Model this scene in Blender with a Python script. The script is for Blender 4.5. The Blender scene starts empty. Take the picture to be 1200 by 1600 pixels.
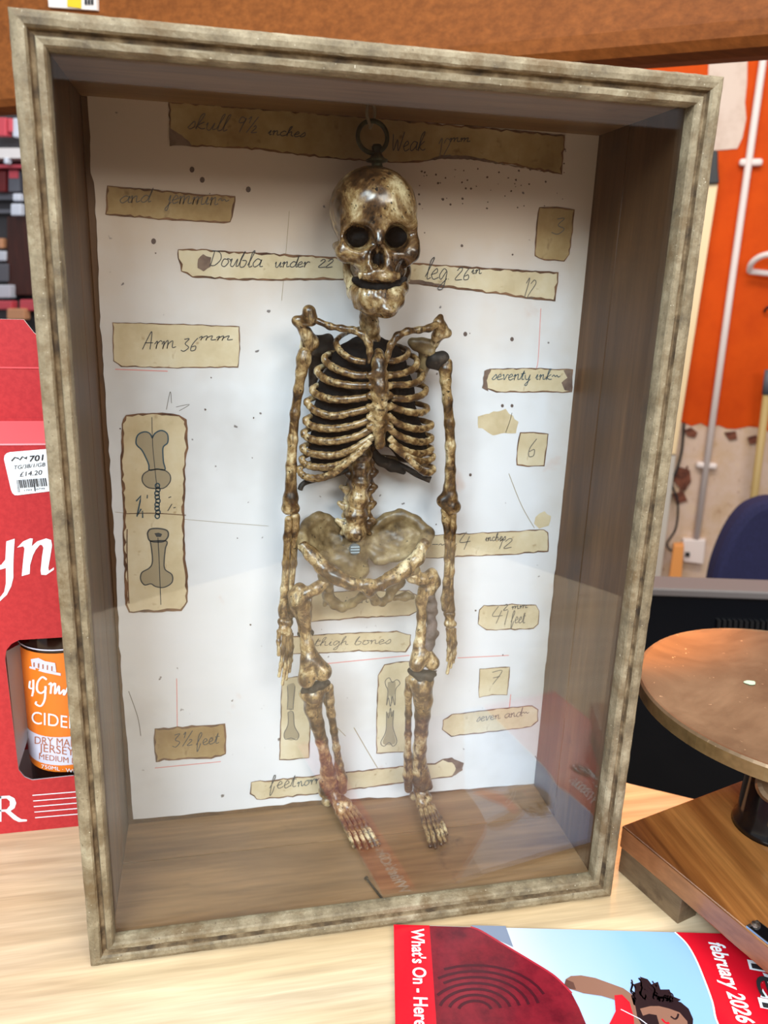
import bpy, bmesh, math, random
import numpy as np
from mathutils import Matrix, Vector
random.seed(7)
rng = np.random.default_rng(7)
SC = bpy.context.scene
COL = SC.collection
S = 0.70                      # every length below is in working units; real metres = units * S

# ------------------------------------------------------------------ camera
FPX = 1243.82
CAM = np.array([0.0960367, -0.48014499, 0.47554988])
ROT = np.array([[0.9783, -0.2044, 0.034], [-0.0255, -0.2816, -0.9592], [0.2057, 0.9375, -0.2806]])
_u, _s, _v = np.linalg.svd(ROT); ROT = _u @ _v
def ray(x, y): return ROT.T @ np.array([(x-600)/FPX, (y-800)/FPX, 1.0])
def onz(x, y, z): d = ray(x, y); return CAM + d*(z-CAM[2])/d[2]
def ony(x, y, Y): d = ray(x, y); return CAM + d*(Y-CAM[1])/d[1]
def onp(x, y, P0, n): d = ray(x, y); n = np.array(n); return CAM + d*(np.dot(np.array(P0)-CAM, n)/np.dot(d, n))
def zc(P): return float((ROT @ (np.array(P)-CAM))[2])
def mm(px, P): return px*zc(P)/FPX

cd = bpy.data.cameras.new('camera'); cam = bpy.data.objects.new('camera', cd); COL.objects.link(cam)
M = Matrix.Identity(4)
for i in range(3):
    M[i][0] = ROT[0][i]; M[i][1] = -ROT[1][i]; M[i][2] = -ROT[2][i]; M[i][3] = CAM[i]*S
cam.matrix_world = M
cd.sensor_fit = 'HORIZONTAL'; cd.sensor_width = 36; cd.lens = 36*FPX/1200
cd.clip_start = 0.01
cd.dof.use_dof = True; cd.dof.focus_distance = 0.58*S; cd.dof.aperture_fstop = 18
SC.camera = cam

# ------------------------------------------------------------------ light, world, exposure
SC.view_settings.view_transform = 'Standard'; SC.view_settings.look = 'None'
SC.view_settings.exposure = 0.0; SC.view_settings.gamma = 1.0
SC.view_settings.use_curve_mapping = False
SC.cycles.max_bounces = 8; SC.cycles.transparent_max_bounces = 12
W = bpy.data.worlds.new('shop ambience'); SC.world = W; W.use_nodes = True
WB = W.node_tree.nodes['Background']
WB.inputs[0].default_value = (0.98, 0.97, 1.0, 1); WB.inputs[1].default_value = 0.50

def area(name, loc, target, size, sizey, color, power):
    l = bpy.data.lights.new(name, 'AREA'); l.shape = 'RECTANGLE'; l.size = size*S; l.size_y = sizey*S
    l.color = color; l.energy = power
    o = bpy.data.objects.new(name, l); COL.objects.link(o)
    o.location = Vector(loc)*S
    o.rotation_euler = (Vector(target)-Vector(loc)).to_track_quat('-Z', 'Y').to_euler()
    return o
area('daylight_from_shop_window', (-0.9, -1.85, 1.95), (0.2, 0.1, 0.2), 1.4, 1.0, (0.78, 0.91, 1.0), 57)
area('ceiling_light_panel', (0.9, -0.4, 2.6), (0.3, 0.0, 0.0), 1.6, 1.2, (1.0, 0.93, 0.84), 17)
area('front_fill_light', (1.1, -2.9, 1.85), (0.2, 0.1, 0.4), 1.6, 0.7, (1.0, 0.95, 0.88), 33)  # added fill without a visible source, lifts the shaded upper paper
area('back_shop_light', (0.75, 1.1, 2.7), (1.3, 2.5, 0.0), 2.2, 0.7, (1.0, 0.90, 0.78), 34)

# ------------------------------------------------------------------ materials
def newmat(name):
    m = bpy.data.materials.new(name); m.use_nodes = True
    return m, m.node_tree, m.node_tree.nodes['Principled BSDF']
def lin(c): return tuple(((v/255)/12.92 if v/255 <= .04045 else (((v/255)+.055)/1.055)**2.4) for v in c)
def plain(name, rgb, rough=.5, metal=0, spec=.5, emit=0):
    m, t, b = newmat(name); c = lin(rgb)
    b.inputs['Base Color'].default_value = (*c, 1); b.inputs['Roughness'].default_value = rough
    b.inputs['Metallic'].default_value = metal; b.inputs['Specular IOR Level'].default_value = spec
    if emit:
        b.inputs['Emission Color'].default_value = (*c, 1); b.inputs['Emission Strength'].default_value = emit
    return m
def ramp(t, stops):
    r = t.nodes.new('ShaderNodeValToRGB'); e = r.color_ramp.elements
    while len(e) < len(stops): e.new(0.5)
    for el, (p, c) in zip(e, stops): el.position = p; el.color = (*lin(c), 1)
    return r
def texco(t, scale=(1, 1, 1), rot=(0, 0, 0), kind='Object'):
    tc = t.nodes.new('ShaderNodeTexCoord'); mp = t.nodes.new('ShaderNodeMapping')
    mp.inputs['Scale'].default_value = scale; mp.inputs['Rotation'].default_value = rot
    t.links.new(tc.outputs[kind], mp.inputs['Vector']); return mp
def noise(t, vec, scale, detail=4, rough=.6, dist=0):
    n = t.nodes.new('ShaderNodeTexNoise'); n.inputs['Scale'].default_value = scale
    n.inputs['Detail'].default_value = detail; n.inputs['Roughness'].default_value = rough
    n.inputs['Distortion'].default_value = dist
    t.links.new(vec.outputs[0], n.inputs['Vector']); return n
def mixc(t, a, b, fac, mode='MIX'):
    m = t.nodes.new('ShaderNodeMix'); m.data_type = 'RGBA'; m.blend_type = mode
    for s_, v in ((m.inputs[6], a), (m.inputs[7], b)):
        if hasattr(v, 'outputs'): t.links.new(v.outputs[0] if v.bl_idname != 'ShaderNodeMix' else v.outputs[2], s_)
        else: s_.default_value = (*lin(v), 1)
    if hasattr(fac, 'outputs'): t.links.new(fac.outputs[0], m.inputs[0])
    else: m.inputs[0].default_value = fac
    return m
def step(t, src, lo, hi):
    r = t.nodes.new('ShaderNodeMapRange'); r.inputs[1].default_value = lo; r.inputs[2].default_value = hi
    t.links.new(src.outputs[0], r.inputs[0]); return r
def bump(t, b, src, strength=.2, dist=.001):
    n = t.nodes.new('ShaderNodeBump'); n.inputs['Strength'].default_value = strength; n.inputs['Distance'].default_value = dist
    t.links.new(src.outputs[0], n.inputs['Height']); t.links.new(n.outputs[0], b.inputs['Normal'])
def wood(name, stops, axis=0, scale=9, stretch=14, rot=(0, 0, 0), rough=.45, fine=90, dirt=None, bstr=.15, coat=0, kind='Object'):
    m, t, b = newmat(name)
    sc = [stretch, stretch, stretch]; sc[axis] = 1
    mp = texco(t, sc, rot, kind)
    n = noise(t, mp, scale/8, 6, .62, .9)
    r = ramp(t, stops); t.links.new(n.outputs[0], r.inputs[0])
    n2 = noise(t, mp, fine/8, 3, .7)
    st = step(t, n2, .35, .75)
    mul = mixc(t, (150, 140, 130), (255, 255, 255), st)
    mx = mixc(t, r, mul, .55, 'MULTIPLY')
    out = mx
    if dirt:
        mp2 = texco(t); n3 = noise(t, mp2, dirt[1], 5, .7); s3 = step(t, n3, dirt[2], dirt[3])
        out = mixc(t, mx, dirt[0], s3)
    t.links.new(out.outputs[2], b.inputs['Base Color'])
    b.inputs['Roughness'].default_value = rough
    b.inputs['Coat Weight'].default_value = coat; b.inputs['Coat Roughness'].default_value = .15
    bump(t, b, n2, bstr, .0006)
    return m
def blotch(name, stops, scale, rough=.5, detail=5, fine=None, bstr=0, metal=0, spec=.5, dist=0):
    m, t, b = newmat(name); mp = texco(t); n = noise(t, mp, scale, detail, .65, dist)
    r = ramp(t, stops); t.links.new(n.outputs[0], r.inputs[0]); out = r.outputs[0]
    if fine:
        n2 = noise(t, mp, fine[0], 2, .6); s2 = step(t, n2, fine[2], fine[3]); mx = mixc(t, r, fine[1], s2); out = mx.outputs[2]
    t.links.new(out, b.inputs['Base Color']); b.inputs['Roughness'].default_value = rough
    b.inputs['Metallic'].default_value = metal; b.inputs['Specular IOR Level'].default_value = spec
    if bstr: bump(t, b, n, bstr, .0008)
    return m

A30 = math.radians(-33)
MAT = {}
MAT['pine'] = wood('pale pine', [(.30, (206, 178, 136)), (.5, (224, 200, 162)), (.7, (236, 216, 184))], 0, 7, 16, (0, 0, -A30), .42, 60, None, .05, .15)
MAT['case'] = wood('dark stained boards', [(.3, (60, 38, 20)), (.5, (98, 66, 38)), (.72, (136, 98, 60))], 2, 10, 13, (0, 0, 0), .5, 110, ((52, 38, 28), 30, .6, .8), .1)
MAT['case_x'] = wood('brown stained floor boards', [(.3, (98, 68, 42)), (.5, (142, 106, 70)), (.72, (176, 136, 96))], 0, 10, 13, (0, 0, 0), .42, 110, ((60, 44, 32), 26, .62, .8), .1)
def framewood():
    m, t, b = newmat('weathered frame wood'); mp = texco(t)
    n = noise(t, mp, 60, 6, .72)
    r = ramp(t, [(.28, (74, 62, 46)), (.45, (118, 104, 80)), (.6, (146, 132, 106)), (.78, (174, 164, 138))]); t.links.new(n.outputs[0], r.inputs[0])
    n2 = noise(t, mp, 700, 2, .6); s2 = step(t, n2, .62, .78); m1 = mixc(t, r, (88, 74, 56), s2)
    n3 = noise(t, mp, 26, 6, .75); s3 = step(t, n3, .50, .64); m2 = mixc(t, m1, (104, 84, 56), s3)
    n4 = noise(t, mp, 900, 1, .5); s4 = step(t, n4, .74, .82); m3 = mixc(t, m2, (206, 196, 174), s4)
    t.links.new(m3.outputs[2], b.inputs['Base Color']); b.inputs['Roughness'].default_value = .7
    bump(t, b, n2, .35, .0005); return m
MAT['frame'] = framewood()
MAT['grime_shade'] = blotch('black grime in the groove', [(.36, (62, 48, 33)), (.5, (104, 84, 58)), (.66, (146, 126, 96))], 70, .85)  # groove dirt and groove shadow put into one brown
def bonemat(name, ax, tint=1.0):
    m, t, b = newmat(name); mp = texco(t)
    n = noise(t, mp, 75, 6, .7, .4)
    r = ramp(t, [(.36, (36, 22, 10)), (.46, (92, 64, 34)), (.54, (156, 127, 84)), (.66, (222, 204, 164))]); t.links.new(n.outputs[0], r.inputs[0])
    sc = [4, 4, 4]; sc[ax] = .6
    mps = texco(t, sc); n2 = noise(t, mps, 90, 4, .65); s2 = step(t, n2, .50, .66); m1 = mixc(t, r, (58, 38, 18), s2)
    n3 = noise(t, mp, 520, 2, .6); s3 = step(t, n3, .64, .7); m2 = mixc(t, m1, (28, 20, 14), s3)
    t.links.new(m2.outputs[2], b.inputs['Base Color']); b.inputs['Roughness'].default_value = .34
    b.inputs['Coat Weight'].default_value = .25; b.inputs['Coat Roughness'].default_value = .2
    bump(t, b, n, .14, .0006); return m
MAT['bone'] = bonemat('antiqued resin bone', 2)
MAT['bonex'] = bonemat('antiqued resin rib bone', 0)
def skullmat():
    m, t, b = newmat('antiqued resin skull bone'); mp = texco(t)
    n = noise(t, mp, 48, 7, .72, .5)
    r = ramp(t, [(.38, (34, 21, 11)), (.47, (84, 58, 33)), (.54, (136, 108, 70)), (.65, (208, 190, 150))]); t.links.new(n.outputs[0], r.inputs[0])
    n3 = noise(t, mp, 420, 2, .6); s3 = step(t, n3, .62, .7); m2 = mixc(t, r, (30, 22, 16), s3)
    t.links.new(m2.outputs[2], b.inputs['Base Color']); b.inputs['Roughness'].default_value = .27
    b.inputs['Coat Weight'].default_value = .4; b.inputs['Coat Roughness'].default_value = .15
    bump(t, b, n, .3, .0006); return m
MAT['skull'] = skullmat()
MAT['pelvis'] = blotch('dull resin pelvis bone', [(.32, (60, 44, 26)), (.46, (108, 88, 58)), (.6, (146, 126, 90)), (.75, (184, 166, 130))], 70, .42, 6, (400, (44, 32, 20), .66, .74), .3)
MAT['dark'] = blotch('black hollow shade and soot', [(.38, (7, 6, 6)), (.58, (18, 15, 14)), (.74, (58, 52, 50))], 150, .85, 6, None, 1.0, 0, .2)  # near-black: pigment plus shade of the face hollows put into the colour
MAT['joint'] = blotch('dark dusty joint', [(.35, (14, 11, 9)), (.55, (38, 30, 24)), (.75, (88, 76, 66))], 150, .7, 5, None, .6)
MAT['splint'] = blotch('greyish purple splint', [(.35, (54, 40, 34)), (.55, (98, 82, 78)), (.75, (134, 118, 116))], 110, .7, 5, None, .6)
MAT['brass_green'] = blotch('green tarnished bronze', [(.35, (26, 26, 16)), (.55, (58, 58, 36)), (.75, (94, 92, 62))], 90, .45, 4, None, .2, .35)
def papermat():
    m, t, b = newmat('aged white backing paper'); mp = texco(t)
    n = noise(t, mp, 9, 5, .6); r = ramp(t, [(.35, (206, 204, 206)), (.5, (222, 222, 226)), (.7, (228, 228, 234))]); t.links.new(n.outputs[0], r.inputs[0])
    # tan tone that starts at the top edge and runs down the right side
    sep = t.nodes.new('ShaderNodeSeparateXYZ'); tc = t.nodes.new('ShaderNodeTexCoord'); t.links.new(tc.outputs['Generated'], sep.inputs[0])
    def mth(op, a, b_):
        q = t.nodes.new('ShaderNodeMath'); q.operation = op
        for i, v in enumerate((a, b_)):
            if isinstance(v, (int, float)): q.inputs[i].default_value = v
            else: t.links.new(v, q.inputs[i])
        return q
    n2 = noise(t, mp, 14, 5, .65)
    h = mth('ADD', sep.outputs[2], mth('MULTIPLY', n2.outputs[0], .30).outputs[0])
    sh = step(t, h, .80, 1.02)
    m1 = mixc(t, r, (204, 186, 170), sh)
    h2 = mth('ADD', sep.outputs[0], mth('MULTIPLY', n2.outputs[0], .14).outputs[0]); s2 = step(t, h2, 1.0, 1.1)
    h3 = mth('MULTIPLY', s2.outputs[0], step(t, sep, .4, .8).outputs[0]) if False else s2
    m2 = mixc(t, m1, (184, 166, 142), mth('MULTIPLY', s2.outputs[0], .55))
    n3 = noise(t, mp, 170, 2, .5); s3 = step(t, n3, .715, .75); m3 = mixc(t, m2, (120, 112, 112), s3)
    n4 = noise(t, mp, 26, 4, .6, .3); s4 = step(t, n4, .66, .8); m4 = mixc(t, m3, (206, 178, 166), s4)
    t.links.new(m4.outputs[2], b.inputs['Base Color']); b.inputs['Roughness'].default_value = .75
    bump(t, b, noise(t, mp, 30, 3, .5), .25, .002); return m
MAT['paper'] = papermat()
MAT['slip'] = blotch('yellowed paper slip', [(.3, (186, 166, 130)), (.5, (208, 191, 158)), (.7, (220, 208, 182))], 30, .7, 5, (160, (166, 140, 104), .66, .8))
MAT['slip_brown'] = blotch('brown stained paper slip', [(.3, (128, 98, 60)), (.5, (160, 132, 88)), (.7, (184, 160, 118))], 24, .7, 5, (130, (116, 88, 58), .64, .8))
MAT['burn'] = blotch('scorched slip edge', [(.35, (70, 44, 30)), (.6, (128, 92, 66))], 80, .8)
MAT['stain'] = blotch('scorch stain', [(.35, (84, 64, 58)), (.6, (128, 106, 92))], 80, .8)
MAT['ink'] = plain('grey blue ink', (66, 68, 70), .7)
MAT['ink_blue'] = plain('blue green ink', (44, 76, 92), .7)
MAT['pencil'] = plain('soft pencil', (104, 98, 92), .8)
MAT['redline'] = plain('red crayon line', (222, 150, 146), .8)
MAT['wash'] = plain('grey ink wash', (162, 148, 122), .8)
MAT['speck'] = plain('brown mould speck', (98, 82, 76), .8)
def glassmat():
    m, t, b = newmat('display glass'); t.nodes.remove(b)
    out = t.nodes['Material Output']; tr = t.nodes.new('ShaderNodeBsdfTransparent'); gl = t.nodes.new('ShaderNodeBsdfGlossy')
    tr.inputs[0].default_value = (.97, .98, .975, 1); gl.inputs['Roughness'].default_value = .0
    lw = t.nodes.new('ShaderNodeLayerWeight'); lw.inputs[0].default_value = .5
    p = t.nodes.new('ShaderNodeMath'); p.operation = 'POWER'; t.links.new(lw.outputs['Facing'], p.inputs[0]); p.inputs[1].default_value = 5
    q = t.nodes.new('ShaderNodeMath'); q.operation = 'MULTIPLY_ADD'; t.links.new(p.outputs[0], q.inputs[0]); q.inputs[1].default_value = .95; q.inputs[2].default_value = .046
    mx = t.nodes.new('ShaderNodeMixShader'); t.links.new(q.outputs[0], mx.inputs[0]); t.links.new(tr.outputs[0], mx.inputs[1]); t.links.new(gl.outputs[0], mx.inputs[2])
    t.links.new(mx.outputs[0], out.inputs[0]); return m
MAT['glass'] = glassmat()
MAT['beam'] = wood('orange varnished wood', [(.3, (140, 78, 32)), (.5, (150, 86, 37)), (.7, (160, 94, 43))], 0, 3, 6, (0, 0, math.radians(36.7)), .65, 200, None, .02, 0)
MAT['beam'].node_tree.nodes['Principled BSDF'].inputs['Specular IOR Level'].default_value = .2
MAT['red_card'] = blotch('red printed card', [(.4, (176, 34, 40)), (.6, (188, 43, 47))], 300, .5)
MAT['red_fold_lit'] = plain('pink red fold with painted light', (222, 84, 88), .4)  # paler red: light on the upward fold put into the colour
MAT['white_ink'] = plain('white print', (236, 242, 248), .5)
MAT['card_in'] = plain('grey inside of card', (176, 170, 172), .7)
MAT['sticker'] = plain('white sticker', (238, 242, 246), .4)
MAT['black_ink'] = plain('black print', (40, 38, 42), .6)
MAT['orange_lab'] = plain('orange bottle label', (236, 124, 36), .35)
MAT['band_lab'] = plain('pale lilac label band', (214, 212, 228), .35)
MAT['brown_ink'] = plain('brown label print', (176, 104, 70), .5)
MAT['amber'] = plain('dark amber glass', (34, 14, 8), .08)
MAT['mahog'] = wood('reddish brown polished wood', [(.3, (74, 38, 16)), (.5, (136, 84, 40)), (.7, (186, 128, 68))], 1, 11, 16, (0, 0, math.radians(-16.2)), .3, 110, ((70, 40, 24), 14, .62, .8), .06, .4)
MAT['mahog_end'] = wood('reddish brown edge wood', [(.3, (110, 62, 38)), (.5, (150, 94, 58)), (.72, (172, 116, 76))], 1, 9, 12, (0, 0, math.radians(-16.2)), .35, 110, None, .06, .3)
MAT['footwood'] = wood('dull brown block', [(.3, (84, 66, 48)), (.5, (122, 100, 74)), (.72, (142, 118, 90))], 1, 9, 12, (0, 0, 0), .55, 110, ((66, 48, 34), 30, .55, .7), .08)
def brass():
    m, t, b = newmat('worn brass'); mp = texco(t)
    n = noise(t, mp, 12, 6, .65, 1.2); r = ramp(t, [(.3, (112, 90, 66)), (.5, (134, 109, 82)), (.7, (152, 125, 96))]); t.links.new(n.outputs[0], r.inputs[0])
    n3 = noise(t, mp, 240, 2, .6); s3 = step(t, n3, .70, .78); m2 = mixc(t, r, (226, 190, 150), s3)
    t.links.new(m2.outputs[2], b.inputs['Base Color']); b.inputs['Metallic'].default_value = .55
    rr = step(t, n, .2, .8); rr.inputs[3].default_value = .34; rr.inputs[4].default_value = .5; t.links.new(rr.outputs[0], b.inputs['Roughness']); return m
MAT['brass'] = brass()
MAT['brass_rim'] = blotch('dull brass rim', [(.35, (112, 92, 58)), (.6, (158, 132, 88))], 30, .4, 4, None, 0, .7)
MAT['black_gloss'] = plain('black enamel', (10, 10, 12), .12)
MAT['steel'] = plain('bright steel', (190, 190, 192), .25, 1)
MAT['verdigris'] = plain('green corrosion spot', (176, 200, 170), .7)
MAT['mag_red'] = plain('magazine red', (200, 20, 38), .16)
MAT['dress'] = blotch('printed dark red velvet', [(.35, (84, 12, 26)), (.6, (124, 24, 38))], 60, .16)
MAT['dress_dark'] = plain('printed velvet fold', (66, 14, 26), .16)
MAT['dress_hi'] = plain('printed velvet trim', (168, 40, 54), .16)
def sky():
    m, t, b = newmat('printed sky'); tc = t.nodes.new('ShaderNodeTexCoord'); sep = t.nodes.new('ShaderNodeSeparateXYZ'); t.links.new(tc.outputs['Generated'], sep.inputs[0])
    r = ramp(t, [(.2, (176, 178, 188)), (.32, (206, 200, 198)), (.44, (168, 190, 222)), (.6, (134, 174, 226)), (1, (130, 170, 224))]); t.links.new(sep.outputs[0], r.inputs[0])
    t.links.new(r.outputs[0], b.inputs['Base Color']); b.inputs['Roughness'].default_value = .16; return m
MAT['sky'] = sky()
MAT['rock'] = plain('printed grey stone', (120, 130, 150), .16)
MAT['skin'] = plain('printed brown skin', (134, 96, 80), .16)
MAT['skin_d'] = plain('printed shaded skin', (92, 62, 54), .16)
MAT['hair'] = plain('printed dark hair', (38, 24, 28), .16)
MAT['pages'] = plain('white page edges', (232, 230, 228), .6)
MAT['orange_wall'] = blotch('orange wall paint', [(.35, (198, 68, 1)), (.6, (212, 78, 3))], 6, .75, 4, None, .3, 0, .2)
MAT['plaster'] = blotch('bare pink plaster', [(.3, (176, 138, 108)), (.45, (206, 176, 146)), (.6, (214, 188, 170)), (.75, (222, 196, 160))], 9, .9, 6, (40, (150, 96, 66), .68, .75), .5)
MAT['plaster_w'] = blotch('pale unpainted plaster', [(.35, (200, 176, 160)), (.6, (220, 200, 186))], 10, .9)
MAT['hole'] = blotch('broken brick', [(.35, (66, 34, 26)), (.6, (128, 74, 54))], 30, .9)
MAT['trim_cream'] = plain('cream painted board', (244, 216, 170), .5)
MAT['trim_grey'] = plain('grey painted board', (202, 194, 182), .5)
MAT['pvc'] = plain('white plastic conduit', (236, 222, 216), .4)
MAT['navy'] = blotch('navy fabric', [(.4, (22, 22, 56)), (.6, (32, 32, 72))], 300, .9)
MAT['screen'] = plain('black glossy screen', (8, 12, 18), .12)
MAT['bezel'] = plain('silver grey bezel', (104, 98, 96), .5)
MAT['vent'] = plain('black plastic vent', (14, 14, 16), .5)
MAT['cable'] = plain('black cable', (24, 22, 24), .5)
MAT['orange_wood'] = plain('orange pine block', (238, 158, 86), .5)
MAT['pole'] = plain('worn yellow wooden pole', (186, 158, 100), .5)
MAT['grey_plastic'] = plain('grey plastic', (96, 98, 108), .5)
MAT['yellow'] = plain('yellow label', (232, 196, 40), .5)
MAT['ticket'] = plain('white price ticket', (232, 222, 214), .5)
MAT['bulb'] = plain('warm lamp glass', (255, 196, 120), .4, 0, .5, 26)
MAT['copper'] = plain('coppery lamp housing', (170, 110, 70), .35, .7)
MAT['shelf_dark'] = plain('dark grey rack board', (62, 60, 64), .6)
MAT['shelf_brown'] = plain('dim brown wall', (112, 88, 66), .8)
MAT['shelf_white'] = plain('white shelf lip', (226, 222, 224), .5)
MAT['pack_pink'] = plain('pink red packet', (206, 78, 92), .4)
MAT['pack_white'] = plain('pale blue packet', (206, 214, 230), .4)
MAT['pack_red'] = plain('dark red packet', (104, 24, 26), .4)
MAT['pack_tan'] = plain('tan packet', (206, 150, 112), .5)
MAT['door_brown'] = wood('red brown cupboard', [(.35, (58, 24, 16)), (.6, (84, 36, 24))], 2, 6, 8, (0, 0, 0), .5)
MAT['rope'] = plain('grey cord', (120, 106, 88), .8)
MAT['floor'] = blotch('dark shop floor', [(.4, (70, 62, 56)), (.6, (92, 82, 74))], 10, .7)
MAT['tagblue'] = plain('bluish striped disc', (74, 86, 94), .4, .3)
MAT['disc_line'] = plain('pale blue disc line', (150, 168, 180), .4)
MAT['nail'] = plain('dark nail', (56, 46, 40), .5, .5)

# ------------------------------------------------------------------ building helpers
class MB:
    def __init__(s): s.v = []; s.f = []; s.m = []; s.mats = []
    def mi(s, mat):
        if mat not in s.mats: s.mats.append(mat)
        return s.mats.index(mat)
    def add(s, vs, fs, mat):
        o = len(s.v); i = s.mi(mat)
        s.v += [tuple(float(q) for q in p) for p in vs]
        for f in fs: s.f.append(tuple(o+int(k) for k in f)); s.m.append(i)
        return s
    def box(s, lo, hi, mat, xf=None):
        x0, y0, z0 = lo; x1, y1, z1 = hi
        vs = [(x0,y0,z0),(x1,y0,z0),(x1,y1,z0),(x0,y1,z0),(x0,y0,z1),(x1,y0,z1),(x1,y1,z1),(x0,y1,z1)]
        if xf: vs = [xf(p) for p in vs]
        return s.add(vs, [(0,3,2,1),(4,5,6,7),(0,1,5,4),(1,2,6,5),(2,3,7,6),(3,0,4,7)], mat)
    def poly(s, pts, mat): return s.add(pts, [tuple(range(len(pts)))], mat)
    def prism(s, pts, off, mat, sidemat=None):
        n = len(pts); off = np.array(off); a = [np.array(p) for p in pts]; b = [p+off for p in a]
        s.add(a+b, [tuple(range(n)), tuple(range(2*n-1, n-1, -1))], mat)
        return s.add(a+b, [(i, n+i, n+(i+1) % n, (i+1) % n) for i in range(n)], sidemat or mat)
    def tube(s, pts, rad, mat, seg=10, closed=False, flat=1.0, up=(0, 0, 1)):
        P = [np.array(p, float) for p in pts]; n = len(P)
        if not hasattr(rad, '__len__'): rad = [rad]*n
        vs = []; prev = None
        for i in range(n):
            a = P[(i-1) % n] if (closed or i > 0) else P[i]; b = P[(i+1) % n] if (closed or i < n-1) else P[i]
            t = b-a; t = t/(np.linalg.norm(t)+1e-12)
            if prev is None:
                u = np.cross(t, np.array(up)); 
                if np.linalg.norm(u) < .05: u = np.cross(t, np.array([1, 0.2, 0]))
            else: u = prev - t*np.dot(prev, t)
            u = u/np.linalg.norm(u); prev = u; w = np.cross(t, u)
            for k in range(seg):
                an = 2*math.pi*k/seg; vs.append(P[i]+rad[i]*(math.cos(an)*u*flat+math.sin(an)*w))
        fs = []
        for i in range(n if closed else n-1):
            j = (i+1) % n
            for k in range(seg): fs.append((i*seg+k, i*seg+(k+1) % seg, j*seg+(k+1) % seg, j*seg+k))
        if not closed: fs += [tuple(range(seg-1, -1, -1)), tuple((n-1)*seg+k for k in range(seg))]
        return s.add(vs, fs, mat)
    def lathe(s, prof, c, mat, seg=32, axis=(0, 0, 1)):
        ax = np.array(axis, float); ax /= np.linalg.norm(ax); u = np.cross(ax, (0, 1, 0.01)); u /= np.linalg.norm(u); w = np.cross(ax, u)
        vs = []; n = len(prof)
        for r, h in prof:
            for k in range(seg):
                a = 2*math.pi*k/seg; vs.append(np.array(c)+ax*h+r*(math.cos(a)*u+math.sin(a)*w))
        fs = [(i*seg+k, i*seg+(k+1) % seg, (i+1)*seg+(k+1) % seg, (i+1)*seg+k) for i in range(n-1) for k in range(seg)]
        fs += [tuple(range(seg-1, -1, -1)), tuple((n-1)*seg+k for k in range(seg))]
        return s.add(vs, fs, mat)
    def ribbon(s, pts, w, nrm, mat):
        P = [np.array(p, float) for p in pts]; nrm = np.array(nrm, float); vs = []; n = len(P)
        for i in range(n):
            t = P[min(i+1, n-1)]-P[max(i-1, 0)]; L = np.linalg.norm(t)
            t = t/L if L > 1e-9 else np.array([1., 0, 0]); sd = np.cross(t, nrm); sd = sd/(np.linalg.norm(sd)+1e-9)
            ww = (w[i] if hasattr(w, '__len__') else w)/2; vs += [P[i]-sd*ww, P[i]+sd*ww]
        return s.add(vs, [(2*i, 2*i+1, 2*i+3, 2*i+2) for i in range(n-1)], mat)
    def build(s, name, parent=None, smooth=False, bevel=0, origin=None, angle=None):
        v = np.array(s.v)
        c = (v.min(0)+v.max(0))/2 if origin is None else np.array(origin)
        me = bpy.data.meshes.new(name); me.from_pydata([tuple(p) for p in (v-c)*S], [], s.f)
        for m in s.mats: me.materials.append(MAT[m])
        me.polygons.foreach_set('material_index', s.m)
        if smooth: me.polygons.foreach_set('use_smooth', [True]*len(me.polygons))
        me.validate(); me.update()
        if bevel:
            bm = bmesh.new(); bm.from_mesh(me); bmesh.ops.remove_doubles(bm, verts=bm.verts, dist=1e-6)
            ed = [e for e in bm.edges if len(e.link_faces) == 2 and e.calc_face_angle(0) > .6]
            bmesh.ops.bevel(bm, geom=ed, offset=bevel*S, segments=2, profile=.5, affect='EDGES'); bm.to_mesh(me); bm.free()
        if angle: me.shade_smooth() if False else None
        o = bpy.data.objects.new(name, me); COL.objects.link(o)
        o.location = Vector(c*S)
        if parent is not None:
            o.parent = parent
            pl = Vector((0, 0, 0)); q = parent
            while q is not None: pl = pl+q.location; q = q.parent
            o.location = Vector(c*S)-pl
        return o
def tag(o, label=None, cat=None, group=None, kind=None):
    if label: o['label'] = label
    if cat: o['category'] = cat
    if group: o['group'] = group
    if kind: o['kind'] = kind
    return o
def empty(name, loc, label, cat, group=None):
    o = bpy.data.objects.new(name, None); COL.objects.link(o); o.location = Vector(np.array(loc, float)*S); o.empty_display_size = .02
    return tag(o, label, cat, group)
def smoothline(pts, n=6):
    P = [np.array(p, float) for p in pts]
    if len(P) < 3: return P
    out = []
    for i in range(len(P)-1):
        p0 = P[max(i-1, 0)]; p1 = P[i]; p2 = P[i+1]; p3 = P[min(i+2, len(P)-1)]
        for k in range(n):
            t = k/n; out.append(.5*((2*p1)+(-p0+p2)*t+(2*p0-5*p1+4*p2-p3)*t*t+(-p0+3*p1-3*p2+p3)*t**3))
    out.append(P[-1]); return out
def textgeo(string, bold=0.0, shear=0, space=1.0):
    cu = bpy.data.curves.new('txt', 'FONT'); cu.body = string; cu.size = 1; cu.offset = bold; cu.shear = shear; cu.space_character = space
    cu.resolution_u = 4
    o = bpy.data.objects.new('txt', cu); COL.objects.link(o)
    dg = bpy.context.evaluated_depsgraph_get(); me = o.evaluated_get(dg).to_mesh()
    vs = [(v.co.x, v.co.y) for v in me.vertices]; fs = [tuple(p.vertices) for p in me.polygons]
    o.evaluated_get(dg).to_mesh_clear(); bpy.data.objects.remove(o); bpy.data.curves.remove(cu)
    return vs, fs
def addtext(mb, string, fn, mat, bold=0.0, shear=0, width=None, height=.72, space=1.0):
    """fn(u, v): u in 0..1 along the line, v in 0..1 of the capital height"""
    vs, fs = textgeo(string, bold, shear, space)
    if not vs: return
    w = max(v[0] for v in vs)
    mb.add([fn(x/w, y/height) for x, y in vs], fs, mat)

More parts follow.
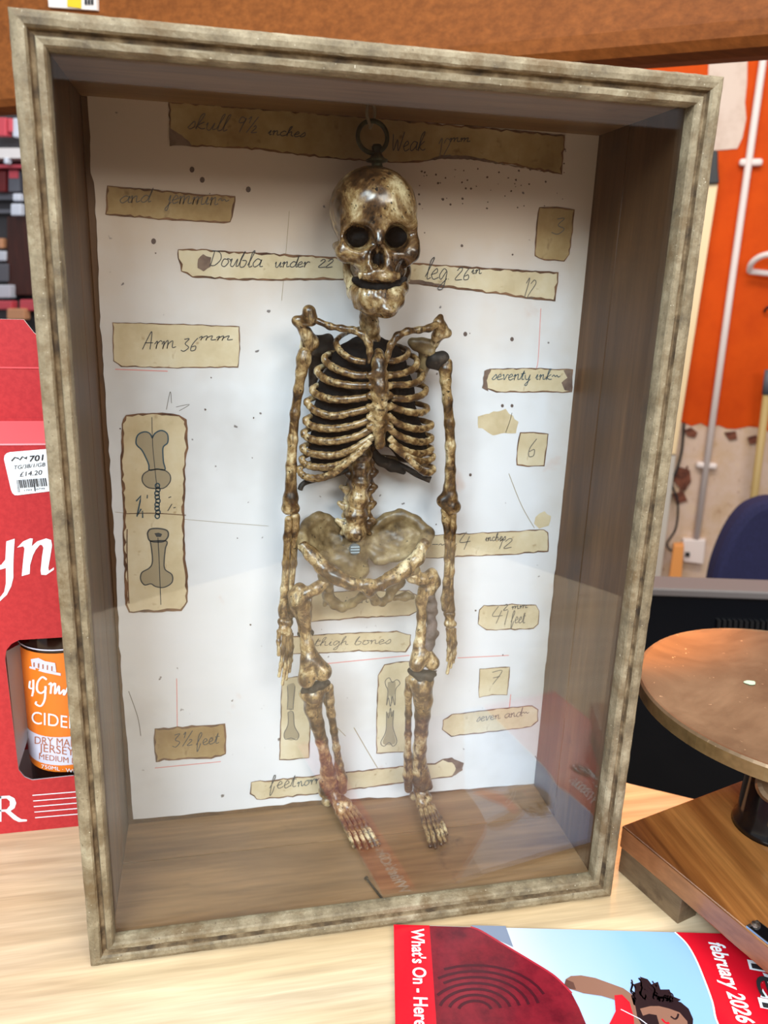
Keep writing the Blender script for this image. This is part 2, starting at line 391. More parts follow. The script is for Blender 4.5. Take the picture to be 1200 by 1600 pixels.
# ---- handwriting: pen strokes per character, x-height .5
HW = {
'a': (.5, [[(.42,.44),(.22,.5),(.04,.25),(.15,.02),(.36,.2),(.44,.48),(.42,.1),(.56,.08)]]),
'b': (.45, [[(.02,.1),(.2,.95),(.06,.5),(.08,.05),(.3,.05),(.36,.35),(.14,.42)]]),
'c': (.4, [[(.36,.42),(.2,.5),(.04,.25),(.16,.02),(.42,.12)]]),
'd': (.5, [[(.4,.42),(.2,.5),(.04,.22),(.16,.02),(.36,.2),(.5,1.0),(.42,.1),(.56,.1)]]),
'e': (.4, [[(.02,.2),(.3,.35),(.2,.52),(.05,.25),(.16,.02),(.42,.14)]]),
'f': (.4, [[(.02,.1),(.3,.8),(.22,1.0),(.12,.6),(.1,-.4),(.22,-.2),(.3,.2)]]),
'g': (.45, [[(.38,.42),(.2,.5),(.04,.25),(.18,.04),(.38,.4),(.34,-.35),(.12,-.4),(.46,.1)]]),
'h': (.5, [[(.02,.1),(.26,.95),(.12,.8),(.08,.02)],[(.1,.3),(.3,.48),(.34,.1),(.5,.1)]]),
'i': (.25, [[(.02,.15),(.14,.5),(.12,.08),(.26,.1)],[(.16,.7),(.18,.73)]]),
'j': (.25, [[(.06,.2),(.18,.5),(.12,-.35),(-.02,-.3),(.26,.12)],[(.2,.7),(.22,.73)]]),
'k': (.45, [[(.02,.1),(.26,.95),(.12,.8),(.08,.02)],[(.36,.5),(.1,.25),(.3,.05),(.46,.1)]]),
'l': (.26, [[(.02,.1),(.24,.95),(.12,.85),(.1,.05),(.28,.1)]]),
'm': (.75, [[(.0,.3),(.1,.48),(.1,.02),(.12,.3),(.3,.5),(.32,.02),(.34,.3),(.54,.5),(.56,.08),(.78,.12)]]),
'n': (.5, [[(.0,.3),(.1,.48),(.1,.02),(.12,.3),(.3,.5),(.34,.08),(.52,.12)]]),
'o': (.45, [[(.3,.48),(.1,.42),(.05,.12),(.22,.02),(.38,.25),(.28,.48),(.5,.42)]]),
'p': (.45, [[(.02,.2),(.14,.5),(.06,-.45)],[(.12,.35),(.3,.5),(.38,.2),(.1,.05)]]),
'r': (.38, [[(.0,.3),(.1,.5),(.12,.02),(.14,.3),(.28,.5),(.38,.42)]]),
's': (.35, [[(.02,.1),(.24,.5),(.3,.18),(.12,.02),(.06,.12)]]),
't': (.32, [[(.02,.1),(.2,.85),(.12,.1),(.32,.1)],[(.02,.55),(.32,.6)]]),
'u': (.5, [[(.02,.3),(.08,.48),(.08,.1),(.24,.04),(.38,.48),(.38,.08),(.52,.12)]]),
'v': (.42, [[(.0,.4),(.08,.48),(.18,.02),(.34,.48),(.46,.42)]]),
'w': (.62, [[(.0,.4),(.06,.48),(.14,.04),(.3,.4),(.36,.04),(.52,.48),(.62,.42)]]),
'y': (.45, [[(.02,.48),(.1,.1),(.26,.08),(.38,.48),(.3,-.4),(.12,-.35),(.46,.1)]]),
'S': (.5, [[(.46,.9),(.24,1.0),(.12,.75),(.4,.4),(.3,.05),(.02,.08)]]),
'D': (.6, [[(.14,.95),(.08,.05)],[(.0,.95),(.4,.85),(.55,.45),(.3,.05),(.0,.08)]]),
'A': (.6, [[(.0,.0),(.28,.95),(.36,.9),(.42,.0)],[(.08,.4),(.5,.4)]]),
'W': (.7, [[(.02,.9),(.16,.0),(.34,.6),(.46,.0),(.66,1.0)]]),
'B': (.55, [[(.12,.95),(.06,.02)],[(.02,.9),(.4,.85),(.14,.5),(.46,.3),(.3,.02),(.04,.06)]]),
'2': (.45, [[(.04,.7),(.2,.92),(.34,.7),(.04,.04),(.44,.06)]]),
'3': (.45, [[(.06,.85),(.3,.88),(.14,.52),(.38,.3),(.2,.0),(.02,.1)]]),
'4': (.5, [[(.2,.95),(.02,.35),(.46,.4)],[(.36,.7),(.26,-.1)]]),
'6': (.45, [[(.32,.95),(.08,.45),(.1,.05),(.32,.1),(.28,.38),(.1,.3)]]),
'7': (.45, [[(.04,.85),(.4,.9),(.14,.0)],[(.1,.45),(.38,.5)]]),
'9': (.45, [[(.36,.8),(.16,.92),(.08,.6),(.34,.62),(.36,.85),(.26,.0)]]),
'1': (.3, [[(.04,.7),(.2,.95),(.14,.0)]]),
'/': (.3, [[(.26,1.0),(.02,-.1)]]), '-': (.4, [[(.04,.4),(.36,.42)]]), '~': (.6, [[(.0,.3),(.12,.45),(.22,.3),(.34,.42),(.46,.28),(.6,.36)]]),
"'": (.15, [[(.08,.95),(.04,.75)]]), '.': (.2, [[(.08,.05),(.1,.08)]]), ' ': (.35, []),
'½': (.6, [[(.06,.8),(.14,.95),(.12,.55)],[(.46,1.0),(.1,.0)],[(.34,.35),(.44,.42),(.48,.3),(.32,.02),(.56,.04)]]),
}
def handwrite(mb, string, p0, p1, hpx, Y, mat='ink', wpx=1.25, shear=.18):
    """pen line on the backing plane; p0..p1 baseline in the photo, hpx height of a tall letter"""
    tot = sum(HW[c][0] for c in string); p0 = np.array(p0, float); d = (np.array(p1, float)-p0); L = np.linalg.norm(d); ex = d/L
    ey = np.array([ex[1], -ex[0]]); sx = L/tot; cur = 0
    for c in string:
        w, st = HW[c]
        for s_ in st:
            jit = rng.normal(0, .012, (len(s_), 2))
            pts = [np.array(q)+jj for q, jj in zip(s_, jit)]
            pp = smoothline(pts, 5) if len(pts) > 2 else pts
            w3 = [ony(*(p0+ex*((cur+q[0]+shear*q[1])*sx)+ey*(q[1]*hpx)), Y) for q in pp]
            mb.ribbon(w3, mm(wpx, w3[0]), (0, 1, 0), mat)
        cur += w
def penline(mb, pts, Y, mat='ink', wpx=1.4, smooth=True, closed=False):
    if closed: pts = list(pts)+[pts[0]]
    pp = smoothline(pts, 6) if smooth else pts
    mb.ribbon([ony(p[0], p[1], Y) for p in pp], mm(wpx, ony(*pts[0], Y)), (0, 1, 0), mat)

# ---- signed distance modelling for the cast bones
class SDF:
    def __init__(s, lo, hi, res):
        s.lo = np.array(lo, float); s.res = res; n = np.ceil((np.array(hi)-s.lo)/res).astype(int)+1
        s.n = n; s.f = np.full(n, 1.0, np.float32)
        s.ax = [s.lo[i]+np.arange(n[i])*res for i in range(3)]
    def _sub(s, lo, hi):
        a = np.clip(np.floor((np.array(lo)-s.lo)/s.res).astype(int), 0, s.n-1); b = np.clip(np.ceil((np.array(hi)-s.lo)/s.res).astype(int)+1, 1, s.n)
        sl = tuple(slice(int(a[i]), int(b[i])) for i in range(3))
        X, Y, Z = np.meshgrid(s.ax[0][sl[0]], s.ax[1][sl[1]], s.ax[2][sl[2]], indexing='ij'); return sl, X, Y, Z
    def _merge(s, sl, d, k, sub):
        f = s.f[sl]; d = d.astype(np.float32)
        if sub: f2, d2 = -f, d
        else: f2, d2 = f, d
        h = np.maximum(k-np.abs(f2-d2), 0)/k; r = np.minimum(f2, d2)-h*h*k*.25
        if sub: # smooth subtraction: max(f, -d)
            h = np.maximum(k-np.abs(f+d), 0)/k; r = np.maximum(f, -d)+h*h*k*.25
        s.f[sl] = r
    def cone(s, a, b, ra, rb, k=.002, sub=False):
        a = np.array(a); b = np.array(b); R = max(ra, rb)+k+3*s.res
        sl, X, Y, Z = s._sub(np.minimum(a, b)-R, np.maximum(a, b)+R)
        ba = b-a; L = float(ba@ba)+1e-12; px, py, pz = X-a[0], Y-a[1], Z-a[2]
        t = np.clip((px*ba[0]+py*ba[1]+pz*ba[2])/L, 0, 1)
        d = np.sqrt((px-t*ba[0])**2+(py-t*ba[1])**2+(pz-t*ba[2])**2)-(ra+(rb-ra)*t); s._merge(sl, d, k, sub); return s
    def ell(s, c, r, k=.002, sub=False, rot=None):
        c = np.array(c); r = np.array(r, float); R = float(r.max())+k+3*s.res
        bb = (r+k+3*s.res) if rot is None else R
        sl, X, Y, Z = s._sub(c-bb, c+bb); P = [X-c[0], Y-c[1], Z-c[2]]
        if rot is not None: P = [rot[i][0]*P[0]+rot[i][1]*P[1]+rot[i][2]*P[2] for i in range(3)]
        k0 = np.sqrt((P[0]/r[0])**2+(P[1]/r[1])**2+(P[2]/r[2])**2); k1 = np.sqrt((P[0]/r[0]**2)**2+(P[1]/r[1]**2)**2+(P[2]/r[2]**2)**2)+1e-9
        d = k0*(k0-1)/k1; s._merge(sl, d, k, sub); return s
    def chain(s, pts, k=.002, sub=False):
        """pts: (px, py, depth, radius px)"""
        P = [ony(p[0], p[1], p[2]) for p in pts]; r = [mm(p[3], q) for p, q in zip(pts, P)]
        if len(P) == 1: return s.cone(P[0], P[0]+1e-5, r[0], r[0], k, sub)
        for i in range(len(P)-1): s.cone(P[i], P[i+1], r[i], r[i+1], k, sub)
        return s
    def pell(s, px, py, Y, rx, rz, ry, k=.002, sub=False, rot=None):
        c = ony(px, py, Y); return s.ell(c, (mm(rx, c), ry, mm(rz, c)*1.02), k, sub, rot)
    def rough(s, amp, sc):
        X, Y, Z = np.meshgrid(*s.ax, indexing='ij')
        s.f += (amp*(np.sin(X*sc+1.3*np.sin(Z*sc*.7))*np.sin(Y*sc*1.1+.5)*np.sin(Z*sc*.9+1.1))).astype(np.float32); return s
    def mesh(s):
        f = s.f; ins = f < 0; n = s.n-1
        c = [(i, j, k) for i in (0, 1) for j in (0, 1) for k in (0, 1)]
        sh = lambda A, o: A[o[0]:o[0]+n[0], o[1]:o[1]+n[1], o[2]:o[2]+n[2]]
        cnt = sum(sh(ins, o).astype(np.int8) for o in c); act = (cnt > 0) & (cnt < 8)
        idx = np.full(n, -1, np.int64); I = np.argwhere(act); idx[act] = np.arange(len(I))
        acc = np.zeros((len(I), 3)); num = np.zeros(len(I))
        val = {o: f[I[:, 0]+o[0], I[:, 1]+o[1], I[:, 2]+o[2]].astype(float) for o in c}
        for a in c:
            for d in range(3):
                if a[d] == 0:
                    b = list(a); b[d] = 1; b = tuple(b); va, vb = val[a], val[b]; x = (va < 0) != (vb < 0)
                    t = np.where(x, va/np.where(x, va-vb, 1), 0); p = np.array(a, float)[None, :].repeat(len(I), 0); p[:, d] += t
                    acc += p*x[:, None]; num += x
        V = (I+acc/num[:, None])*s.res+s.lo; F = []
        for d in range(3):
            o = [0, 0, 0]; o[d] = 1; A = ins[:n[0]+1-o[0], :n[1]+1-o[1], :n[2]+1-o[2]]; B = ins[o[0]:, o[1]:, o[2]:]
            E_ = np.argwhere(A != B); u, w = (d+1) % 3, (d+2) % 3
            E_ = E_[(E_[:, u] > 0) & (E_[:, w] > 0) & (E_[:, u] < n[u]) & (E_[:, w] < n[w])]
            sgn = A[E_[:, 0], E_[:, 1], E_[:, 2]]
            def cell(du, dw):
                q = E_.copy(); q[:, u] += du; q[:, w] += dw; return idx[q[:, 0], q[:, 1], q[:, 2]]
            Q = np.stack([cell(-1, -1), cell(0, -1), cell(0, 0), cell(-1, 0)], 1); Q[~sgn] = Q[~sgn][:, ::-1]; F.append(Q)
        return V, np.concatenate(F)
def sdfobj(name, sdf, mat, parent, rough=None):
    if rough: sdf.rough(*rough)
    V, F = sdf.mesh(); mb = MB(); mb.add(V, F, mat); return mb.build(name, parent, smooth=True)
def bounds(chains, extra=.004):
    P = []; R = 0
    for ch in chains:
        for p in ch:
            q = ony(p[0], p[1], p[2]); r = mm(p[3], q); P += [q-r, q+r]
    P = np.array(P); return P.min(0)-extra, P.max(0)+extra
def bone(name, chains, parent, mat='bone', res=.00085, k=.003, rough=(.00010, 520), post=None):
    lo, hi = bounds(chains); sd = SDF(lo, hi, res)
    for ch in chains: sd.chain(ch, k)
    if post: post(sd)
    return sdfobj(name, sd, mat, parent, rough)

# ================================================================== SETTING
FL = -1.29
# counter: back edge runs at about -30 degrees through (.487,.145)
ca, sa = math.cos(A30), math.sin(A30)
def cnt(a, b, z): return np.array([.487+a*ca+b*sa*-1, .145+a*sa+b*ca, z])      # a along the back edge, b towards the back
ctr = empty('counter', cnt(-.5, -.5, FL), 'pale pine shop counter under the skeleton display case', 'counter')
mb = MB(); mb.box((-1.7, -.95, -.045), (.6, 0.0, 0), 'pine', lambda p: cnt(*p)); mb.build('worktop', ctr, bevel=.002)
mb = MB(); mb.box((-3, -4, FL-.03), (6, 6, FL), 'floor'); tag(mb.build('floor'), kind='structure')
mb = MB(); mb.box((-1.6, -.88, FL), (.5, -.08, -.045), 'pine', lambda p: cnt(*p)); mb.build('base', ctr)

# added dark wall behind the camera, unseen, to darken the glass reflection
mb = MB(); mb.box((-2.6, -3.62, FL), (4.4, -3.5, 1.25), 'shelf_brown'); tag(mb.build('wall_front_added'), kind='structure')

# back wall, orange above, bare plaster below
WD = np.array([.88, -.475, 0]); WD /= np.linalg.norm(WD); WN = np.array([-WD[1], WD[0], 0])
WP = CAM+4.2*ray(1085, 862)
def wl(px, py, off=0.0): return onp(px, py, WP-WN*off, WN)          # a point on the wall, off towards the camera
def wcoord(P): return np.dot(np.array(P)-WP, WD), P[2]
def wpt(a, z, off=0.0): return WP+WD*a+np.array([0, 0, z-WP[2]])-WN*off
zl = wl(1120, 663)[2]
mb = MB()
mb.box((-9, 0, FL), (1.6, .12, zl), 'plaster', lambda p: np.array([*(WP+WD*p[0]+WN*p[1])[:2], p[2]]))
mb.box((-9, 0, zl), (1.6, .12, 2.4), 'orange_wall', lambda p: np.array([*(WP+WD*p[0]+WN*p[1])[:2], p[2]]))
# ragged lower edge of the paint, and the courses that show through it
rag = [wpt(a, zl+random.uniform(-.02, .02), .004) for a in np.linspace(-.35, .6, 24)]
mb.add(rag+[wpt(a, zl+.03, .004) for a in np.linspace(-.35, .6, 24)], [(i, i+1, 25+i, 24+i) for i in range(23)], 'orange_wall')
wp = [(1108, 90), (1168, 90), (1167, 130), (1164, 160), (1166, 185), (1160, 215), (1152, 232), (1130, 234), (1100, 236)]
mb.poly([wl(x, y, .005) for x, y in wp], 'plaster_w')
tag(mb.build('wall_back', bevel=0), kind='structure')
for pts in ([(1050, 745), (1062, 730), (1078, 735), (1080, 752), (1070, 768), (1058, 758)], [(1070, 672), (1080, 668), (1090, 676), (1086, 684), (1074, 681)], [(1132, 676), (1150, 674), (1152, 686), (1140, 688)], [(1168, 684), (1182, 680), (1186, 692), (1172, 694)], [(1050, 772), (1068, 768), (1074, 782), (1058, 788)]):
    mb = MB(); mb.prism([wl(x, y, .012) for x, y in pts], WN*.010, 'hole'); tag(mb.build('trim_1'), kind='structure')
mb = MB(); mb.tube([wl(1074, 728, .01), wl(1068, 752, .01), wl(1062, 770, .01)], [.004, .012, .004], 'hole'); tag(mb.build('trim_2'), kind='structure')
# upright painted board seen just right of the case
def wallboard(name, quad, th, mat, label=None, cat=None):
    mb = MB(); mb.prism([wl(x, y, .02+th) for x, y in quad], WN*th, mat); o = mb.build(name, bevel=.003)
    return tag(o, label, cat) if cat else tag(o, kind='structure')
wallboard('trim_3', [(1086, 288), (1122, 288), (1056, 710), (1020, 710)], .05, 'trim_cream')
wallboard('trim_4', [(1016, 712), (1056, 712), (1031, 915), (991, 915)], .045, 'trim_grey')
mb = MB(); mb.prism([wl(x, y, .09) for x, y in [(1102, 232), (1122, 236), (1122, 262), (1124, 286), (1098, 288)]], WN*.04, 'vent')
tag(mb.build('wall_clip', bevel=.004), 'black rubbery stop above the cream upright board', 'fitting')

# conduit and socket
def clip(x, y, par):
    mb = MB(); P = wl(x, y, .02); mb.box((-.05, -.02, -.016), (.05, .016, .016), 'pvc', lambda p: P+WD*p[0]+WN*p[1]+np.array([0, 0, p[2]]))
    mb.build('conduit_clip', par, bevel=.012)
ce = empty('conduit', wl(1088, 840, 0), 'white vertical cable conduit running down the orange wall', 'conduit')
mb = MB(); mb.tube([wl(1212, -40, .03), wl(1193, 90, .03), wl(1140, 465, .03), wl(1088, 842, .03)], .0165, 'pvc', 12); mb.build('pipe', ce, smooth=True)
clip(1173, 254, ce); clip(1104, 727, ce)
se = empty('wall_socket', wl(1085, 880, 0), 'white plastic wall socket under the conduit', 'socket')
mb = MB(); mb.prism([wl(x, y, .045) for x, y in [(1067, 843), (1103, 844), (1099, 882), (1068, 878)]], WN*.045, 'pvc'); mb.build('face_plate', se, bevel=.005)
mb = MB(); mb.prism([wl(x, y, .06) for x, y in [(1071, 864), (1078, 864), (1078, 870), (1071, 870)]], WN*.02, 'cable'); mb.build('plug', se, bevel=.003)
mb = MB(); mb.tube(smoothline([wl(1069, 660, .02), wl(1066, 700, .02), wl(1059, 730, .03), wl(1050, 755, .05), wl(1059, 785, .06), wl(1056, 825, .06), wl(1042, 850, .06), wl(1052, 862, .08), wl(1066, 866, .07)], 6), .006, 'cable', 8)
tag(mb.build('power_cable', smooth=True), 'thin black cable drooping beside the grey upright board', 'cable')
mb = MB(); mb.prism([wl(x, y, .14) for x, y in [(1053, 853), (1069, 852), (1064, 912), (1042, 930)]], WN*.06, 'orange_wood')
tag(mb.build('wood_block', bevel=.004), 'small orange pine block standing left of the wall socket', 'block')
# broom pole
pe = empty('broom', wl(1170, 900, .12), 'yellowish wooden pole with grey end leaning on the wall', 'broom')
mb = MB(); mb.tube([wl(1199, 612, .12), wl(1175, 800, .12), wl(1160, 920, .12)], .019, 'pole', 12); mb.build('pole', pe, smooth=True)
mb = MB(); mb.tube([wl(1203.5, 578, .12), wl(1198.5, 616, .12)], .024, 'grey_plastic', 12); mb.build('grip', pe, smooth=True)
# bracket at the right edge
mb = MB()
mb.tube(smoothline([wl(1171, 424, .06), wl(1174, 412, .10), wl(1186, 402, .13), wl(1203, 397, .15), wl(1225, 396, .15)], 6), .014, 'pvc', 10)
mb.tube([wl(1171, 424, .06), wl(1225, 430, .06)], .014, 'pvc', 10)
tag(mb.build('wall_bracket', smooth=True), 'curved pale metal bracket at the right edge on orange wall', 'bracket')
mb = MB(); mb.tube(smoothline([wl(1194, 487, .02), wl(1200, 480, .04), wl(1212, 479, .04)], 5), .006, 'cable', 8)
tag(mb.build('wall_hook', smooth=True), 'small dark hook on orange wall under the bracket', 'hook')

# navy chair
CP = CAM+2.6*ray(1170, 860); CN = ROT[2]*np.array([1, 1, 0]); CN /= np.linalg.norm(CN)
def cl(x, y, off=0): return onp(x, y, CP+CN*off, CN)
ch = empty('office_chair', (*cl(1230, 930)[:2], FL), 'navy blue fabric office chair back before the bare wall', 'chair')
bk = [(1110, 960), (1118, 905), (1128, 870), (1145, 832), (1166, 803), (1188, 788), (1215, 782), (1250, 790), (1280, 815), (1300, 860), (1308, 910), (1306, 960)]
bk = [(p[0], p[1]) for p in smoothline(bk, 4)]
mb = MB(); mb.prism([cl(x, y, .03) for x, y in bk], CN*.10, 'navy'); mb.build('backrest', ch, bevel=.025)
c0 = cl(1210, 955, .1); zs = c0[2]-.16
mb = MB(); mb.box((-.32, -.34, zs-.11), (.32, .30, zs), 'navy', lambda p: np.array([c0[0], c0[1], 0])+np.array([CN[1], -CN[0], 0])*p[0]-CN*(p[1]+.2)+np.array([0, 0, p[2]])); mb.build('seat', ch, bevel=.04)
cb = np.array([c0[0], c0[1], 0])-CN*.2
mb = MB(); mb.tube([c0+np.array([0, 0, .02]), c0+np.array([0, 0, -.22]), (*cb[:2], zs-.15)], .025, 'vent', 10); mb.build('back_support', ch, smooth=True)
mb = MB(); mb.tube([(*cb[:2], zs-.1), (*cb[:2], FL+.1)], .04, 'vent', 12); mb.build('column', ch, smooth=True)
for k in range(5):
    a = k*2*math.pi/5; e = cb+np.array([math.cos(a), math.sin(a), 0])*.4
    mb = MB(); mb.tube([(*cb[:2], FL+.14), (*e[:2], FL+.09)], [.035, .022], 'vent', 8); mb.lathe([(.0, -.04), (.035, -.03), (.035, .03), (0, .04)], (*e[:2], FL+.042), 'vent', 12, (math.sin(a), -math.cos(a), 0)); mb.build('leg', ch)

# monitor behind the counter, on a lower desk
DM = ROT[2]*np.array([1, 1, 0]); DM /= np.linalg.norm(DM)
MP = ony(1018, 918, .62); 
def ml(x, y, off=0): return onp(x, y, MP+DM*off, DM)
zb = ml(1000, 1330)[2]
mo = empty('monitor', (*ml(1150, 1330, .05)[:2], zb-.05), 'black flat monitor with silver top edge behind brass pan', 'monitor')
TLm = ml(940, 921); TRm = ml(1420, 940)
def mr(a, z, off): return TLm*np.array([1, 1, 0])+(TRm-TLm)*np.array([1, 1, 0])*a+np.array([0, 0, z])+DM*off
zt = TLm[2]
mb = MB(); mb.prism([mr(0, zb, 0), mr(1, zb, 0), mr(1, zt, 0), mr(0, zt, 0)], DM*.045, 'screen'); mb.build('screen', mo, bevel=.002)
mb = MB(); mb.prism([mr(-.006, zt-.004, -.012), mr(1.006, zt-.004, -.012), mr(1.006, zt+.010, -.012), mr(-.006, zt+.010, -.012)], DM*.06, 'bezel'); mb.build('top_bezel', mo, bevel=.003)
mb = MB()
for i in range(26): a = .39+i*.018; mb.prism([mr(a, zt-.062, -.006), mr(a+.011, zt-.062, -.006), mr(a+.008, zt-.045, -.006), mr(a-.003, zt-.045, -.006)], DM*.008, 'vent')
mb.build('vent_slots', mo)
mb = MB(); mb.box((-.09, .05, zb-.05), (.09, .12, zb+.1), 'vent', lambda p: ml(1180, 1200)*np.array([1, 1, 0])+np.array([DM[1], -DM[0], 0])*p[0]+DM*p[1]+np.array([0, 0, p[2]])); mb.build('stand', mo, bevel=.006)
dk = ml(1180, 1200)
mb = MB(); mb.box((-.55, -.12, FL), (.75, .50, zb-.05), 'shelf_dark', lambda p: dk*np.array([1, 1, 0])+np.array([DM[1], -DM[0], 0])*p[0]+DM*p[1]+np.array([0, 0, p[2]]))
tag(mb.build('desk', bevel=.004), 'dark low desk carrying the monitor behind the counter', 'desk')

# overhead shelf beam
tL = 1.5; PL = CAM+tL*ray(0, 184); PR = CAM+tL*(PL[2]-CAM[2])/tL/ray(1200, 98)[2]*ray(1200, 98)
BD = PR-PL; BD[2] = 0; BL = np.linalg.norm(BD); BD /= BL; BN = np.array([-BD[1], BD[0], 0])
prof = [(-.035, .0), (-.058, .004), (-.067, .014), (-.07, .03), (-.07, .10), (-.07, .26), (0, .26), (0, .012), (-.004, .002)]
def bp(a, y, z): return PL*np.array([1, 1, 0])+BD*a+BN*y+np.array([0, 0, PL[2]+z])
mb = MB(); n = len(prof); vs = [bp(-1.6, y, z) for y, z in prof]+[bp(BL+.7, y, z) for y, z in prof]
mb.add(vs, [tuple(range(n)), tuple(range(2*n-1, n-1, -1))]+[(i, n+i, n+(i+1) % n, (i+1) % n) for i in range(n)], 'beam')
tag(mb.build('overhead_shelf', bevel=0), 'broad orange varnished wooden beam overhead behind the case', 'beam')
def bf(x, y, off=.0): return onp(x, y, PL-BN*(off+.07), BN)
te = empty('price_ticket', bf(112, 14, .003), 'white price ticket with yellow patch on the wooden beam', 'ticket')
mb = MB(); mb.prism([bf(72, -40, .006), bf(150, -40, .006), bf(151, 16, .006), bf(76, 11, .006)], BN*.005, 'ticket'); mb.build('card', te)
mb = MB(); mb.prism([bf(105, -4, .008), bf(126, -3, .008), bf(126, 13, .008), bf(105, 10, .008)], BN*.0012, 'yellow'); mb.build('yellow_patch', te)
mb = MB(); 
for x in (132, 137, 142): mb.prism([bf(x, -2, .008), bf(x+3, -2, .008), bf(x+3, 7, .008), bf(x, 7, .008)], BN*.0012, 'black_ink')
mb.build('printed_mark', te)
# lamp under the shelf
rp = onz(900, 1560, .004); rd = ray(900, 1560)*np.array([1, 1, -1])
tt = (.655-.004)/rd[2]; LP = rp+rd*tt
lt = bf(830, 120, -.035); lt[2] = PL[2]+.001
le = empty('shelf_lamp', lt, 'small warm spot lamp on a gooseneck under the overhead beam', 'lamp')
mb = MB(); mb.lathe([(.004, .034), (.010, .033), (.013, .022), (.021, .004), (.022, -.010), (.020, -.010), (.018, .002), (.004, .010)], LP, 'copper', 24); mb.build('shade', le, smooth=True)
mb = MB(); mb.lathe([(.002, .008), (.010, .004), (.0155, -.006), (.012, -.016), (.002, -.020)], LP, 'bulb', 20); mb.build('bulb', le, smooth=True)
mb = MB(); mb.tube(smoothline([LP+np.array([0, 0, .032]), LP+np.array([-.006, .004, .045]), LP*.6+lt*.4+np.array([0, 0, -.006]), lt+np.array([0, 0, -.02]), lt], 6), .0035, 'copper', 10); mb.lathe([(.002, 0), (.016, 0), (.016, -.004), (.002, -.006)], lt, 'copper', 20); mb.build('gooseneck', le, smooth=True)
pl = bpy.data.lights.new('shelf_lamp_light', 'SPOT'); pl.energy = 15; pl.color = (1, .36, .07); pl.shadow_soft_size = .012; pl.spot_size = math.radians(30); pl.spot_blend = .7
po = bpy.data.objects.new('shelf_lamp_light', pl); COL.objects.link(po); po.location = Vector(LP-np.array([0, 0, .026]))*S
po.rotation_euler = (Vector((.485, .175, 0))-Vector(LP)).to_track_quat('-Z', 'Y').to_euler()

# shop rack far left
RP = CAM+3.4*ray(20, 350)
def rl(x, y, off=0): return onp(x, y, RP-WN*off, WN)
def rq(x0, y0, x1, y1, off): return [rl(x, y, off) for x, y in ((x0, y0), (x1, y0), (x1, y1), (x0, y1))]
rk = empty('display_rack', (*rl(0, 300, -.06)[:2], FL), 'dark grey shop rack behind the top left of the case', 'rack')
mb = MB(); b0 = rl(-120, 120); b1 = rl(140, 120); mb.prism([(*b0[:2], FL), (*b1[:2], FL), (*b1[:2], b0[2]), (*b0[:2], b0[2])], WN*.03, 'shelf_dark'); mb.build('back_panel', rk)
mb = MB(); mb.prism(rq(-100, 231, 100, 247, .16), WN*.16, 'shelf_white'); mb.build('shelf', rk)
mb = MB(); mb.prism(rq(-100, 257, 100, 262, .12), WN*.12, 'pack_pink'); mb.build('price_strip', rk)
mb = MB(); mb.prism(rq(-100, 300, 100, 312, .05), WN*.05, 'grey_plastic'); mb.prism(rq(-100, 327, 100, 333, .05), WN*.05, 'grey_plastic'); mb.build('rail', rk)
mb = MB(); mb.prism(rq(-110, 470, 100, 500, .10), WN*.10, 'shelf_dark'); mb.build('lower_shelf', rk)
def packet(name, q, mat, lab, off=.09, th=.04, cat='packet', cap=None):
    e = empty(name, rl(q[0], q[3], off), lab, cat, 'packets on the shop rack' if cat == 'packet' else None)
    mb = MB(); mb.prism(rq(*q, off), WN*th, mat); mb.build('pack', e, bevel=.006)
    if cap: mb = MB(); mb.prism(rq(q[0]+2, q[1]+2, q[2]-2, q[1]+(q[3]-q[1])*.4, off+.004), WN*.006, cap); mb.build('header_card', e)
packet('packet', (-12, 183, 9, 212), 'pack_pink', 'pink packet hanging at top of the shop rack')
packet('packet', (11, 184, 17, 206), 'pack_pink', 'narrow pink packet next to the top rack packet')
packet('packet', (19, 184, 30, 214), 'pack_white', 'pale packet right of the pink packets on the rack', .08, .03)
packet('packet', (-14, 266, 8, 300), 'pack_red', 'dark red packet under the white shelf of the rack')
packet('packet', (19, 302, 31, 314), 'pack_white', 'small white blister pack hanging on the rack, upper one', .12, .03, 'packet')
packet('packet', (16, 318, 32, 337), 'pack_white', 'small white blister pack hanging on the rack, lower one', .12, .03, 'packet', None)
packet('packet', (12, 264, 30, 300), 'grey_plastic', 'grey hanging pack with a pink dot under white shelf', .08, .03, 'packet', 'pack_pink')
packet('white_knob', (5, 246, 11, 256), 'pack_white', 'small white knob under the white shelf lip', .17, .03, 'knob')
packet('red_cupboard', (10, 338, 60, 462), 'door_brown', 'dark red brown cupboard door under the rack', .05, .05, 'cupboard')
packet('packet', (-20, 372, 4, 388), 'pack_tan', 'tan packet left of the red brown cupboard', .06, .03)
packet('packet', (-20, 392, 8, 408), 'pack_white', 'white packet left of the red brown cupboard', .06, .03)
packet('packet', (-20, 412, 12, 440), 'grey_plastic', 'grey packet left of the red brown cupboard', .06, .03)
packet('packet', (-20, 445, 16, 466), 'pack_white', 'pale box at the foot of the red brown cupboard', .08, .04)
packet('packet', (-20, 470, 18, 484), 'pack_pink', 'red packet just above the carrier top', .14, .04)
packet('packet', (10, 482, 38, 500), 'pack_tan', 'tan packet just above the carrier top', .16, .04)
packet('packet', (30, 468, 60, 486), 'pack_pink', 'pinkish packet beside the frame above the carrier', .14, .04)

